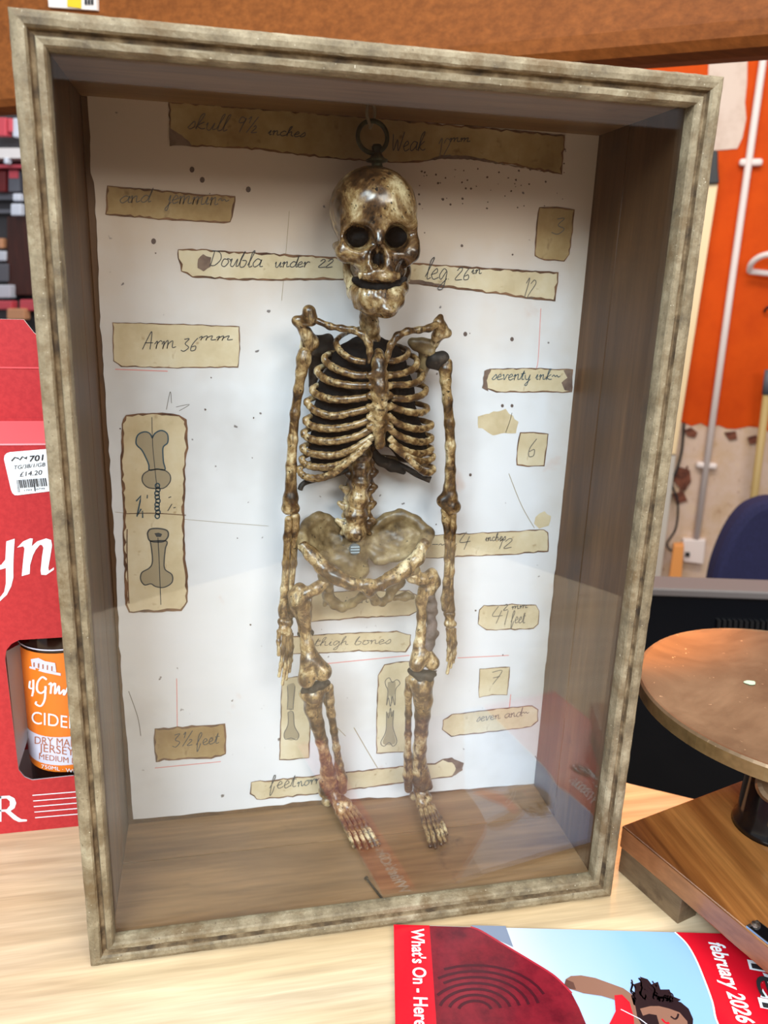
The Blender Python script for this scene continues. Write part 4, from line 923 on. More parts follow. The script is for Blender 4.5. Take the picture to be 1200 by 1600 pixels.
Rr = [[(682,402),(725,402),(785,380),(805,350),(790,330)], [(690,490),(780,476),(845,442),(858,405),(835,375)], [(700,547),(800,546),(868,525),(893,492),(880,465)], [(705,626),(800,632),(885,610),(912,580),(895,555)], [(690,668),(750,697),(850,717),(903,708),(915,678)], [(680,728),(740,780),(840,812),(918,808),(943,780)], [(670,792),(740,850),(840,888),(915,890),(943,860)], [(690,865),(740,918),(820,958),(900,960),(945,930)], [(700,905),(760,955),(820,992),(880,1010),(935,1003),(950,970)], [(800,985),(850,1035),(903,1076),(943,1075),(950,1045)]]
for i, r_ in enumerate(Lr): rib(r_, -1, 5.8 if i > 0 else 5.0)
for i, r_ in enumerate(Rr): rib(r_, 1, 5.5 if i > 0 else 4.8)
# floating ends
mb = MB(); mb.tube(smoothline([ony(*z2(150, 1180), .100), ony(*z2(165, 1150), .100), ony(*z2(205, 1130), .104), ony(*z2(330, 1100), .115), ony(*z2(500, 1040), .119)], 6), .0021, 'joint', 10); mb.build('rib', SK, smooth=True)
mb = MB(); mb.tube(smoothline([ony(*z2(560, 990), .119), ony(*z2(700, 1010), .116), ony(*z2(790, 1050), .110), ony(*z2(860, 1090), .106), ony(*z2(940, 1122), .102)], 6), [.0018+.0009*i/24 for i in range(25)], 'joint', 10); mb.build('rib', SK, smooth=True)
bone('rib', [C(z2, 3.871, (600,960,.116,26), (640,1010,.115,26), (700,1045,.114,24), (775,1075,.112,16)), C(z2, 3.871, (610,990,.116,20), (760,1040,.113,22))], SK, 'joint')
# breastbone
bone('breastbone', [C(z2, 3.871, (625,360,.086,34), (628,410,.082,46), (628,470,.0785,44)), C(z2, 3.871, (628,470,.078,38), (632,550,.0770,44), (634,610,.0770,46), (632,690,.0770,40), (630,760,.0780,40), (630,830,.079,34), (632,870,.080,28), (633,905,.080,34)),
     *[C(z2, 3.871, (570, y, .0785, 22), (695, y, .0785, 22)) for y in (490, 552, 612, 680, 742, 800)]], SK, 'bonex', .0008, .0025, (.0004, 620))
# sooty filling inside the chest
def core():
    lo, hi = ony(460, 770, .115), ony(690, 505, .115)
    sd = SDF((lo[0], .078, lo[2]), (hi[0], .1335, hi[2]), .0013)
    sd.pell(576, 565, .106, 58, 38, .015, .01).pell(572, 610, .107, 78, 44, .016, .012).pell(570, 655, .108, 86, 46, .017, .012)
    sd.pell(516, 700, .110, 34, 38, .014, .008).pell(640, 690, .111, 30, 32, .013, .008)
    sd.pell(575, 735, .096, 38, 34, .05, .006, True)
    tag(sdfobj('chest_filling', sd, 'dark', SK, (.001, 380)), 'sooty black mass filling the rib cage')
core()
# collar bones, shoulder blades
bone('collar_bone', [C(z2, 3.871, (566,410,.079,12), (572,350,.078,16), (568,295,.078,20), (530,245,.079,19), (470,215,.081,18), (400,205,.083,17), (330,193,.086,18), (255,160,.090,20))], SK)
bone('collar_bone', [C(z2, 3.871, (680,412,.079,10), (682,360,.078,15), (700,305,.078,19), (740,250,.079,20), (800,222,.081,18), (870,215,.084,18), (930,205,.087,20), (975,180,.090,22))], SK)
bone('shoulder_blade', [C(z2, 3.871, (205,105,.094,42), (215,150,.094,40)), C(z2, 3.871, (215,150,.094,34), (130,160,.098,26)), C(z2, 3.871, (130,160,.098,26), (185,230,.102,34), (210,290,.106,52), (190,330,.106,44))], SK)
bone('shoulder_blade_plate', [C(z2, 3.871, (210,290,.112,46), (240,380,.116,40), (225,560,.117,22)), C(z2, 3.871, (230,290,.110,42), (320,270,.114,28), (350,330,.116,30), (240,480,.118,30)), C(z2, 3.871, (225,330,.108,50), (300,330,.114,44))], SK, 'joint')
bone('shoulder_blade', [C(z2, 3.871, (985,175,.092,28), (1000,135,.093,18)), C(z2, 3.871, (990,170,.092,30), (1040,235,.096,24), (1000,240,.098,24), (965,290,.102,30)), C(z2, 3.871, (1000,200,.094,36), (975,250,.098,32))], SK)
bone('shoulder_blade_plate', [C(z2, 3.871, (960,300,.104,30), (890,295,.106,30), (830,290,.108,30)), C(z2, 3.871, (850,320,.107,24), (940,350,.104,28)), C(z2, 3.871, (900,330,.108,34), (900,430,.113,34), (880,520,.116,26))], SK, 'pelvis')
bone('shoulder_joint', [C(z2, 3.871, (960,390,.104,40), (1010,385,.105,44)), C(z2, 3.871, (940,420,.106,30), (1000,430,.106,34))], SK, 'joint')
# arms
bone('upper_arm_bone', [C(z2, 3.871, (178,355,.103,40), (172,395,.103,44)), C(z2, 3.871, (172,395,.103,40), (158,470,.103,32), (140,580,.104,28), (120,720,.104,28), (106,880,.104,29), (97,1040,.104,31), (95,1140,.104,36)), C(z3, 3.75, (130,20,.104,36), (128,70,.104,42), (112,128,.104,34)), C(z3, 3.75, (112,128,.104,33), (150,130,.104,33))], SK)
bone('upper_arm_bone', [C(z2, 3.871, (1042,415,.104,30), (1030,450,.104,38), (1030,520,.104,32), (1042,640,.104,29), (1054,780,.104,30), (1060,920,.104,30), (1060,1060,.104,30), (1058,1150,.104,36)), C(z3, 3.75, (1058,20,.104,38), (1060,60,.104,44), (1020,85,.104,34)), C(z3, 3.75, (1020,85,.104,32), (1068,118,.103,46), (1092,120,.103,34))], SK)
bone('forearm_bone', [C(z3, 3.75, (118,195,.103,26), (108,300,.104,21), (100,450,.104,20), (92,600,.103,22), (88,720,.102,30), (86,750,.102,30))], SK)
bone('forearm_bone', [C(z3, 3.75, (152,180,.105,32), (150,300,.106,25), (142,450,.106,21), (128,600,.105,20), (115,720,.104,26), (118,770,.103,24))], SK)
bone('forearm_bone', [C(z3, 3.75, (1032,140,.104,26), (1040,200,.104,24), (1050,300,.104,21), (1048,420,.104,19), (1042,560,.104,20), (1036,660,.104,26), (1032,715,.104,22))], SK)
bone('forearm_bone', [C(z3, 3.75, (1072,160,.106,30), (1072,240,.106,26), (1074,360,.106,20), (1066,500,.106,20), (1058,620,.106,24), (1062,715,.105,30)), C(z3, 3.75, (1042,730,.104,20), (1066,735,.104,20))], SK)
# hands
def hand(name, palm, fingers, sc, zf):
    e = bone(name, [C(zf, sc, *p) for p in palm], SK, 'bone', .0007, .0022)
    for f in fingers:
        pts = C(zf, sc, *f); P = [ony(*p[:3]) for p in pts]; sd = SDF(*bounds([pts]), .0006)
        for i in range(len(pts)-1):
            a, b = pts[i], pts[i+1]; md = tuple((np.array(a)+np.array(b))/2*np.array([1, 1, 1, .72])); sd.chain([a, md, b], .0012)
        sdfobj('finger', sd, 'bone', e, (.00015, 900))
    return e
hand('hand', [[(78,792,.102,28), (112,796,.103,28), (95,830,.102,30)], [(70,850,.100,18), (120,850,.102,18)], [(85,835,.100,26), (110,860,.101,24)]],
     [[(62,850,.099,17), (57,910,.097,14), (58,985,.095,12)], [(88,860,.099,15), (84,950,.097,15), (72,1040,.096,13), (60,1110,.095,11)], [(108,870,.100,15), (106,960,.099,15), (94,1060,.097,13), (80,1160,.096,10)], [(124,870,.102,14), (122,960,.101,14), (112,1050,.099,12), (102,1130,.098,10)], [(134,865,.104,12), (136,940,.104,12), (130,1020,.103,11), (122,1085,.102,9)]], 3.75, z3)
hand('hand', [[(1046,745,.104,24), (1066,748,.104,24), (1060,775,.104,28)], [(1045,805,.102,20), (1082,805,.104,20)]],
     [[(1050,835,.101,15), (1054,900,.100,14), (1054,960,.099,12), (1046,1020,.098,9)], [(1062,840,.102,15), (1066,930,.101,14), (1062,1010,.099,13), (1046,1092,.097,11)], [(1076,840,.103,15), (1082,930,.102,14), (1078,1000,.101,12), (1064,1060,.099,10)], [(1086,838,.105,14), (1092,920,.104,13), (1090,980,.103,11), (1080,1030,.102,9)], [(1070,838,.107,13), (1078,915,.107,12), (1078,970,.106,10), (1072,1010,.105,8)]], 3.75, z3)

# pelvis: two fanned wings, front ridges, pubic arch, sacrum
def pelvis():
    lo, hi = ony(455, 970, .10), ony(690, 790, .10)
    sd = SDF((lo[0]-.01, .070, lo[2]-.006), (hi[0]+.01, .1335, hi[2]+.008), .00095)
    q = lambda p: z3(*p)
    def fan(root, rim, r0, r1):
        for i in range(len(rim)-1):
            for t in np.linspace(0, 1, 4)[:-1]:
                e = np.array(rim[i])*(1-t)+np.array(rim[i+1])*t; rt = np.array(root[i])*(1-t)+np.array(root[i+1])*t
                m = (rt+e)/2; m[2] += .006
                A, M_, B = [np.array([*q(v[:2]), v[2]]) for v in (rt, m, e)]
                sd.chain([(*A, r0), (*M_, r0*.8), (*B, r1)], .003)
    # left wing (viewer's left)
    fan([(500,300,.116),(490,310,.117),(480,330,.118),(470,360,.117),(470,400,.114),(480,440,.110),(490,470,.104)],
        [(400,245,.122),(345,195,.122),(285,178,.120),(225,220,.115),(193,280,.108),(200,345,.101),(260,420,.096)], 8, 7)
    fan([(540,300,.116),(555,310,.117),(570,330,.118),(590,360,.117),(600,385,.114),(640,420,.110),(650,440,.106)],
        [(610,240,.122),(690,185,.122),(775,160,.120),(860,200,.115),(940,275,.107),(915,340,.100),(860,415,.096)], 8, 7)
    # rims
    sd.chain(C(z3, 3.75, (400,245,.121,24), (340,192,.121,24), (285,178,.119,24), (225,220,.114,26), (193,280,.107,28), (200,345,.100,34)), .003)
    sd.chain(C(z3, 3.75, (615,240,.121,22), (690,185,.121,24), (775,162,.119,24), (860,200,.114,26), (938,275,.106,28), (912,335,.099,34)), .003)
    # hip sockets
    sd.chain(C(z3, 3.75, (330,520,.094,46), (345,590,.098,34)), .005).chain(C(z3, 3.75, (840,490,.094,46), (850,530,.098,34)), .005)
    # pubic arch and sitting bones
    sd.chain(C(z3, 3.75, (340,590,.100,26), (345,640,.103,30), (390,690,.104,30), (430,712,.103,24), (490,685,.098,24), (550,640,.092,24), (585,615,.086,26)), .003)
    sd.chain(C(z3, 3.75, (600,620,.086,26), (625,670,.092,26), (665,680,.097,22), (705,650,.101,22), (720,605,.103,30), (770,560,.104,34)), .003)
    sd.chain(C(z3, 3.75, (740,655,.112,18), (800,645,.112,24), (838,645,.111,20)), .003)
    sd.chain(C(z3, 3.75, (355,600,.105,26), (330,690,.108,16)), .003)
    # sacrum
    sd.chain(C(z3, 3.75, (430,420,.110,50), (470,470,.109,46), (520,510,.110,44)), .005)
    sd.chain(C(z3, 3.75, (480,380,.115,60), (500,450,.114,52), (555,490,.113,36)), .005)
    sd.chain(C(z3, 3.75, (510,290,.112,60), (515,380,.116,56), (525,470,.117,44), (540,540,.115,26)), .004)
    sd.pell(*z3(640, 500), .118, 14, 16, .03, .003, True)
    return sdfobj('pelvis', sd, 'pelvis', SK, (.0004, 600))
pv = pelvis()
bone('pelvis_ridge', [C(z3, 3.75, (200,345,.0995,34), (250,400,.0955,37), (320,478,.0905,43), (400,535,.0855,41), (480,568,.0825,37), (572,588,.0815,36)), C(z3, 3.75, (912,335,.0985,34), (870,420,.0945,39), (800,485,.0905,45), (720,535,.0855,39), (660,570,.0825,33), (605,590,.0815,32)), C(z3, 3.75, (585,575,.080,34), (590,620,.082,30))], SK, 'bone', .0009, .004, (.0004, 560))
mb = MB(); c = ony(*z3(504, 368), .0985)  # small bluish disc with pale stripes
mb.lathe([(.0008, -.004), (.0042, -.004), (.0046, 0), (.004, .001), (.0005, .0012)], c, 'tagblue', 20, (0, -1, .2))
for dz in (-.0022, 0, .0022): mb.box((c[0]-.0034, c[1]-.0016, c[2]+dz-.0004), (c[0]+.0034, c[1]-.001, c[2]+dz+.0004), 'disc_line')
tag(mb.build('striped_disc', SK), 'round bluish striped disc on the pelvis')

# thighs
bone('thigh_bone', [C(z3, 3.75, (325,562,.094,36), (280,598,.092,34), (215,630,.093,36), (180,660,.095,50)), C(z3, 3.75, (180,600,.097,38), (160,640,.098,46), (190,700,.096,56), (205,770,.095,42), (212,850,.093,36), (225,930,.090,38), (240,1000,.088,50), (250,1040,.087,60)), C(z3, 3.75, (150,690,.099,38), (130,745,.099,26)), C(z3, 3.75, (240,1030,.086,52), (220,1130,.082,52)), C(z3, 3.75, (262,1030,.086,52), (315,1085,.083,56))], SK, 'bone', .0009, .003)
bone('thigh_bone', [C(z3, 3.75, (862,500,.094,30), (840,530,.093,34), (900,548,.094,36), (950,530,.096,40)), C(z3, 3.75, (955,510,.098,32), (965,560,.098,40), (925,610,.097,48), (893,670,.096,32), (895,760,.094,27), (893,850,.092,28), (885,930,.090,36), (890,985,.088,52)), C(z3, 3.75, (890,985,.087,48), (868,1040,.084,48)), C(z3, 3.75, (920,985,.088,44), (958,1035,.085,44))], SK, 'bone', .0009, .003)
tag(bone('bone_splint', [C(z3, 3.75, (948,640,.094,28), (955,720,.093,30), (950,790,.092,26), (955,860,.091,34), (935,930,.089,32), (930,960,.087,26))], SK, 'splint', .0008, .002, (.0012, 420)), 'rough greyish purple second strut beside the right thigh bone')
tag(bone('thigh_band', [C(z3, 3.75, (192,862,.0925, 26), (240,855,.0925, 26))], SK, 'joint', .0009, .002, (.0008, 500)), 'dark crusted band around the left thigh bone')
bone('knee_joint', [C(z4, 3.75, (205,185,.088,20), (250,165,.086,30), (300,150,.087,26), (340,140,.09,22))], SK, 'joint', .0009, .003, (.0008, 500))
bone('knee_joint', [C(z4, 3.75, (835,70,.090,22), (890,95,.087,34), (930,100,.087,34), (965,85,.089,20))], SK, 'joint', .0009, .003, (.0008, 500))
# shins
bone('shin_bone', [C(z4, 3.75, (205,205,.090,32), (270,190,.090,40), (335,170,.092,26)), C(z4, 3.75, (262,215,.089,62), (258,290,.092,50), (283,380,.096,40), (310,480,.101,34), (332,580,.107,32), (345,660,.112,42), (348,720,.114,50), (335,765,.115,38))], SK)
bone('calf_bone', [C(z4, 3.75, (355,165,.094,26), (352,240,.096,30), (365,320,.098,24), (382,420,.102,21), (396,520,.107,21), (412,620,.112,25), (428,700,.115,30), (432,765,.116,28))], SK)
bone('shin_bone', [C(z4, 3.75, (845,120,.090,36), (890,140,.088,50), (935,125,.090,34)), C(z4, 3.75, (895,160,.089,66), (905,240,.092,54), (900,330,.096,44), (893,430,.101,38), (885,520,.106,38), (877,600,.111,44), (880,680,.114,52), (895,730,.115,50)), C(z4, 3.75, (905,640,.113,28), (940,745,.115,22))], SK)
bone('calf_bone', [C(z4, 3.75, (822,120,.093,24), (818,200,.095,22), (818,320,.098,19), (816,440,.102,19), (814,560,.107,22), (815,680,.112,28), (818,760,.115,24))], SK)
# feet
def zfl(p, z): return onz(p[0], p[1], z)
def foot(zpts, tars, rays_):
    pts3 = [zfl(z4(x, y), z) for x, y, z, r in tars]; rr = [mm(r/3.75, q) for (x, y, z, r), q in zip(tars, pts3)]
    P = np.array(pts3); sd = SDF(P.min(0)-.016, P.max(0)+.016, .0008)
    for p, r in zip(pts3, rr): sd.cone(p, p+1e-5, r, r, .0022)
    for a, b in zpts: sd.cone(pts3[a], pts3[b], rr[a]*.8, rr[b]*.8, .002)
    e = sdfobj('foot', sd, 'bone', SK, (.0003, 700))
    for (a, b, z0, z1_) in rays_:
        A = zfl(z4(*a), z0); B = zfl(z4(*b), z1_); L = B-A; sd = SDF(np.minimum(A, B)-.006, np.maximum(A, B)+.006, .00055)
        for t0, t1, ra, rm in ((0, .52, .0026, .0017), (.55, .74, .0021, .0016), (.77, .88, .0019, .0015), (.90, 1.0, .0017, .0013)):
            for u, v, x, y in ((t0, (t0+t1)/2, ra, rm), ((t0+t1)/2, t1, rm, ra)):
                h = lambda t: A+L*t+np.array([0, 0, .002*math.sin(math.pi*t)]); sd.cone(h(u), h(v), x, y, .0008)
        sdfobj('toe', sd, 'bone', e, (.00012, 900))
foot([(0, 1), (1, 2), (2, 3), (1, 4), (4, 5)], [(330, 775, .036, 40), (385, 790, .034, 44), (410, 850, .029, 34), (420, 890, .026, 30), (455, 850, .028, 34), (470, 875, .026, 26), (340, 830, .024, 32)],
     [((408,905), (497,1097), .024, .0175), ((432,892), (538,1106), .025, .0175), ((456,882), (576,1106), .0255, .0175), ((478,874), (608,1098), .026, .0175), ((496,872), (642,1088), .026, .0175)])
foot([(0, 1), (1, 2), (2, 3), (1, 4)], [(885, 765, .034, 40), (898, 790, .032, 42), (890, 835, .027, 30), (905, 850, .026, 26), (930, 815, .028, 26), (850, 800, .024, 26)],
     [((882,862), (945,1096), .0245, .0175), ((905,852), (977,1102), .025, .0175), ((926,850), (1010,1082), .0255, .0175), ((944,855), (1032,1066), .025, .0175), ((958,862), (1042,1022), .024, .0175)])
# a pin lying on the case floor
mb = MB(); a, b = onz(572, 1372, T+.0012), onz(600, 1408, T+.0012); mb.tube([a, b], .0009, 'nail', 8); mb.lathe([(.0003, -.0004), (.0018, -.0003), (.0018, .0004), (.0003, .0006)], a, 'nail', 10, tuple(b-a)); tag(mb.build('loose_nail', smooth=False), 'loose nail lying on the case floor before the feet', 'nail')

# ================================================================== CARDBOARD CARRIER AND BOTTLE
YC = .16
def cy(x, y, off=0): return ony(x, y, YC-off)
zA, zB, zC = ony(40, 693, YC)[2], ony(40, 657, YC)[2], ony(30, 499, YC)[2]
xr = ony(119, 1298, YC)[0]+.022; xl = xr-.215; TH = .0012; DC = .13
cr = empty('bottle_carrier', ((xl+xr)/2, YC+DC/2, 0), 'red cardboard bottle carrier standing left behind the case', 'carrier')
win = [cy(*p) for p in [(8, 1030), (10, 1016), (18, 1006), (30, 1000), (95, 996), (150, 992), (153, 1208), (115, 1212), (50, 1219), (38, 1214), (29, 1203)]]
mb = MB()
# front face with a hole: outer ring bridged to the window outline
outer = [(xl, zA), (xr, zA), (xr, 0), (xl, 0)]
wxz = [(p[0], p[2]) for p in win]
bmq = bmesh.new(); ov = [bmq.verts.new((x, 0, z)) for x, z in outer]; iv = [bmq.verts.new((x, 0, z)) for x, z in wxz]
es = [bmq.edges.new((ov[i], ov[(i+1) % 4])) for i in range(4)]+[bmq.edges.new((iv[i], iv[(i+1) % len(iv)])) for i in range(len(iv))]
bmesh.ops.triangle_fill(bmq, use_beauty=True, edges=es); bmq.verts.index_update()
fv = [(v.co.x, YC, v.co.z) for v in bmq.verts]; ff = [[v.index for v in f.verts] for f in bmq.faces]; bmq.free()
mb.add(fv, ff, 'red_card'); mb.add([(x, YC+TH, z) for x, y, z in fv], [f[::-1] for f in ff], 'card_in')
n = len(win); mb.add([np.array(p) for p in win]+[np.array(p)+np.array([0, TH, 0]) for p in win], [(i, (i+1) % n, n+(i+1) % n, n+i) for i in range(n)], 'card_in')
for poly in ([(45,850),(105,830),(98,940),(95,1020),(95,1110),(80,1170),(50,1230),(0,1277),(-30,1285),(-40,1262),(0,1250),(30,1210),(42,1150),(42,1040),(0,1052),(-20,1050),(-20,1026),(10,1016),(38,980)],
             [(122,895),(165,850),(215,828),(235,830),(226,885),(265,850),(330,828),(365,840),(372,880),(352,1000),(345,1040),(350,1060),(385,1035),(385,1052),(330,1090),(295,1088),(290,1060),(300,960),(310,895),(300,876),(285,874),(255,910),(235,950),(215,1020),(212,1082),(155,1098),(165,990),(175,900),(165,885),(150,888)]):
    mb.poly([cy(x/4.571, 660+y/4.571, .0004) for x, y in poly], 'white_ink')
# serif capital at the foot and ruled lines
def z8(x, y): return (x/3.75, 920+y/3.75)
for poly in ([(0,1215),(55,1212),(85,1228),(95,1255),(85,1285),(60,1302),(100,1335),(125,1350),(158,1352),(158,1362),(110,1366),(80,1352),(30,1306),(0,1306),(0,1295),(40,1292),(58,1270),(58,1245),(40,1228),(0,1230)], [(-30,1215),(8,1215),(8,1364),(-30,1364),(-30,1355),(-18,1350),(-18,1228),(-30,1224)]):
    mb.poly([cy(*z8(x, y), .0004) for x, y in poly], 'white_ink')
for i, y in enumerate((1208, 1241, 1274, 1306, 1339)): mb.poly([cy(*z8(x, yy), .0004) for x, yy in ((190+i*4, y), (520, y-27), (520, y-22), (190+i*4, y+5))], 'white_ink')
mb.build('front_panel', cr)
mb = MB(); mb.box((xl, YC, 0), (xl+TH, YC+DC, zA), 'red_card'); mb.build('side_panel', cr)
mb = MB(); mb.box((xr-TH, YC+TH, 0), (xr, YC+DC, zA), 'red_card'); mb.build('side_panel', cr)
mb = MB(); mb.box((xl, YC+DC-TH, 0), (xr, YC+DC, zA), 'red_card'); mb.build('back_panel', cr)
mb = MB(); mb.box((xl+TH, YC+TH, .0005), (xr-TH, YC+DC-TH, .002), 'card_in'); mb.build('base_panel', cr)
# shoulder: fold coloured as if lit, leaning back, then the handle panel with cut corners
yb = YC+.022
mb = MB(); zB2 = onp(40, 657, (0, yb, 0), (0, 1, 0))[2]
mb.add([(xl, YC, zA), (xr, YC, zA), (xr, yb, zB2), (xl, yb, zB2)], [(0, 1, 2, 3)], 'red_fold_lit'); mb.add([(xl, YC, zA), (xr, YC, zA), (xr, YC-.0006, zA-.0012), (xl, YC-.0006, zA-.0012)], [(0, 1, 2, 3)], 'red_fold_lit'); mb.build('shoulder_fold', cr)
def hb(x, y): return onp(x, y, (0, yb, 0), (0, 1, 0))
zH = hb(20, 499)[2]; zm = hb(20, 573)[2]; xc = hb(37, 500)[0]; xq = hb(53, 520)[0]; zq = hb(53, 520)[2]
mb = MB(); mb.prism([(xl, yb, zB2), (xr, yb, zB2), (xr, yb, zq-.02), (xq, yb, zq), (xc, yb, zH), (xl, yb, zH)], (0, .0016, 0), 'red_card', 'pages')
mb.poly([(xl, yb-.0006, zm), (xr, yb-.0006, zm), (xr, yb-.0006, zm-.0013), (xl, yb-.0006, zm-.0013)], 'red_fold_lit')
mb.poly([(xl, yb-.0005, zB2+.002), (xr, yb-.0005, zB2+.002), (xr, yb-.0005, zB2-.001), (xl, yb-.0005, zB2-.001)], 'red_card')
mb.build('handle_panel', cr)
# folded-in flap at the left of the window
mb = MB(); A = win[1]; B = win[10]
mb.add([cy(9, 1018, -.0015), cy(29, 1200, -.0015), onp(45, 1150, (0, YC+.03, 0), (0, 1, 0)), onp(33, 1005, (0, YC+.03, 0), (0, 1, 0))], [(0, 1, 2, 3)], 'card_in'); mb.build('window_flap', cr)
# price sticker
def zs_(x, y): return (x/4.571, 660+y/4.571)
mb = MB(); stk = [(28,262),(32,236),(48,220),(70,212),(330,190),(420,182),(440,485),(340,494),(130,520),(105,520),(88,505),(78,480)]
mb.poly([cy(*zs_(x, y), .0006) for x, y in stk], 'sticker')
def line(p0, p1, h): 
    p0 = np.array(p0, float); p1 = np.array(p1, float); ex = p1-p0; ey = np.array([.13, -1.0])*h
    return lambda u, v: cy(*zs_(*(p0+ex*u+ey*v)), .0010)
addtext(mb, '701', line((205, 280), (306, 270), 42), 'black_ink', .02); addtext(mb, 'TG/3B/1/GB', line((95, 336), (322, 312), 28), 'black_ink'); addtext(mb, '£14.20', line((137, 388), (298, 372), 34), 'black_ink')
penp = [(82,276),(105,250),(130,256),(142,268),(160,244),(178,256),(192,244),(185,262)]
mb.ribbon([cy(*zs_(x, y), .0010) for x, y in penp], .0009, (0, 1, 0), 'black_ink')
x = 118
while x < 328:
    w = random.choice((2.5, 3.5, 5, 8)); lg = 500 if x < 128 or 232 < x < 246 else 470
    t = (x-118)/210; mb.poly([cy(*zs_(a, b), .0010) for a, b in ((x, 412-t*16), (x+w, 412-t*16), (x+w+10, lg-t*16), (x+10, lg-t*16))], 'black_ink'); x += w+random.choice((3, 4, 6))
addtext(mb, '1702   0746', line((165, 492), (320, 476), 12), 'black_ink')
tag(mb.build('price_sticker', cr), 'white price and barcode sticker')
# bottle
BR = .0395; bcx = onp(38, 1100, (0, YC+.045, 0), (0, 1, 0))[0]+BR; BC = np.array([bcx, YC+.0075+BR, .0022])
bt = empty('cider_bottle', BC, 'amber bottle with orange label inside the red carrier', 'bottle')
zt1 = ony(80, 1020, YC+.01)[2]; zb1 = ony(80, 1206, YC+.01)[2]
mb = MB(); mb.lathe([(.004, 0), (BR-.004, 0), (BR-.001, .004), (BR-.001, zt1+.008), (BR-.006, zt1+.03), (.018, zt1+.075), (.014, zt1+.12), (.014, zt1+.17), (.004, zt1+.17)], BC, 'amber', 40); mb.build('glass_body', bt, smooth=True)
def cyl(a, z, r=BR): return np.array([BC[0]+r*math.sin(a), BC[1]-r*math.cos(a), z])
def band(mb, z0, z1_, mat, r):
    A = np.linspace(-1.9, 1.9, 48); vs = [cyl(a, z0, r) for a in A]+[cyl(a, z1_, r) for a in A]; mb.add(vs, [(i, i+1, 49+i, 48+i) for i in range(47)], mat)
mb = MB(); band(mb, zb1, zt1, 'orange_lab', BR-.0004)
# label heights from the photograph, measured on the bottle's front line
def hz(py): return onp(75, py, (0, BC[1]-BR*.85, 0), (0, 1, 0))[2]
band(mb, hz(1192), hz(1148), 'band_lab', BR); band(mb, hz(1013), hz(1011), 'band_lab', BR)
def bx_(px, py):     # a photo point onto the cylinder
    d = ray(px, py); o = CAM[:2]-BC[:2]; a = d[:2]@d[:2]; b = 2*o@d[:2]; c_ = o@o-(BR+.0003)**2; ds = b*b-4*a*c_
    if ds < 0: ds = 0
    t = (-b-math.sqrt(ds))/(2*a); return CAM+d*t
def bline(p0, p1, h, slant=.12):
    p0 = np.array(p0, float); p1 = np.array(p1, float); ex = p1-p0; ey = np.array([0, -1.0])*h
    return lambda u, v: bx_(*(p0+ex*u+ey*v))
# house picture, lettering
mb.poly([bx_(*p) for p in [(48, 1030), (60, 1028), (70, 1033), (86, 1036), (88, 1050), (72, 1048), (50, 1042)]], 'band_lab')
mb.poly([bx_(*p) for p in [(46, 1041), (70, 1047), (95, 1052), (95, 1056), (70, 1051), (46, 1044)]], 'band_lab')
for i in range(5): mb.poly([bx_(*p) for p in [(52+i*7, 1035+i*1.5), (54+i*7, 1035+i*1.5), (54+i*7, 1042+i*1.6), (52+i*7, 1042+i*1.6)]], 'brown_ink')
def script(strokes, w):
    for s_ in strokes:
        pp = smoothline(s_, 6); mb.ribbon([bx_(*p) for p in pp], mm(w, bx_(*pp[0])), (0, 1, 0), 'white_ink')
script([[(47, 1064), (46, 1074), (51, 1076)], [(52, 1062), (52, 1078), (50, 1088)], [(73, 1062), (66, 1058), (59, 1066), (58, 1078), (64, 1083), (71, 1078), (71, 1072)], [(71, 1072), (70, 1092), (64, 1103), (56, 1100), (57, 1096)], [(76, 1070), (80, 1068), (79, 1084)], [(79, 1074), (86, 1068), (86, 1084), (92, 1072), (93, 1084), (100, 1078), (100, 1086), (108, 1070)]], 3.0)
addtext(mb, 'CIDER', bline((48, 1130), (122, 1140), 20), 'white_ink', .0); addtext(mb, 'DRY MADE', bline((53, 1152+10), (128, 1168), 12), 'brown_ink'); addtext(mb, 'JERSEY', bline((62, 1174), (116, 1181), 13), 'brown_ink'); addtext(mb, 'MEDIUM DRY', bline((60, 1186), (136, 1196), 9), 'brown_ink'); addtext(mb, '750ML · WITH', bline((64, 1200), (130, 1210), 6), 'white_ink')
mb.build('label', bt)

# ================================================================== BRASS SCALE
zt, zu = .045, .0245
K0 = onz(972, 1290, zt); K1 = onz(1200, 1479, zt); K2 = onz(1090, 1243, zt)
e1 = K1-K0; e1 /= np.linalg.norm(e1); e2 = K2-K0; e2 -= e1*(e1@e2); e2 /= np.linalg.norm(e2)
def bs_(a, b, z): q = K0+e1*a+e2*b; return np.array([q[0], q[1], z])
scl = empty('weighing_scale', bs_(.12, .13, 0), 'brass pan weighing scale on a brown wooden base', 'scale')
LA, LB = .24, .36
mb = MB(); mb.box((0, 0, zu), (LA, LB, zt), 'mahog', lambda p: bs_(*p)); mb.m = [0]*6
i = mb.mi('mahog_end'); mb.m = [0, 0, i, i, i, i]; mb.build('base_board', scl, bevel=.0012)
for a0, b0 in ((.0, .0), (.0, LB-.03), (LA-.075, 0.0), (LA-.075, LB-.03)):
    mb = MB(); mb.box((a0+.001, b0+.0015, 0), (a0+.066, b0+.022, zu), 'footwood', lambda p: bs_(*p)); mb.build('foot', scl, bevel=.0008)
PZ = .150; PR_ = .1339; PC = np.array([.578, .037, PZ]); rim = .0150
mb = MB(); mb.lathe([(.004, -rim), (PR_-.004, -rim), (PR_, -rim+.002), (PR_, -.002)], PC, 'brass_rim', 96); mb.lathe([(PR_, -.002), (PR_-.0016, 0), (PR_-.004, -.0004), (.003, -.0004)], PC, 'brass', 96)
s0 = onz(1172, 1067, PZ); mb.add([s0+np.array([.0052*math.cos(a)*(1+.2*math.sin(3*a)), .004*math.sin(a), .0003]) for a in np.linspace(0, 6.28, 13)[:-1]], [tuple(range(12))], 'verdigris')
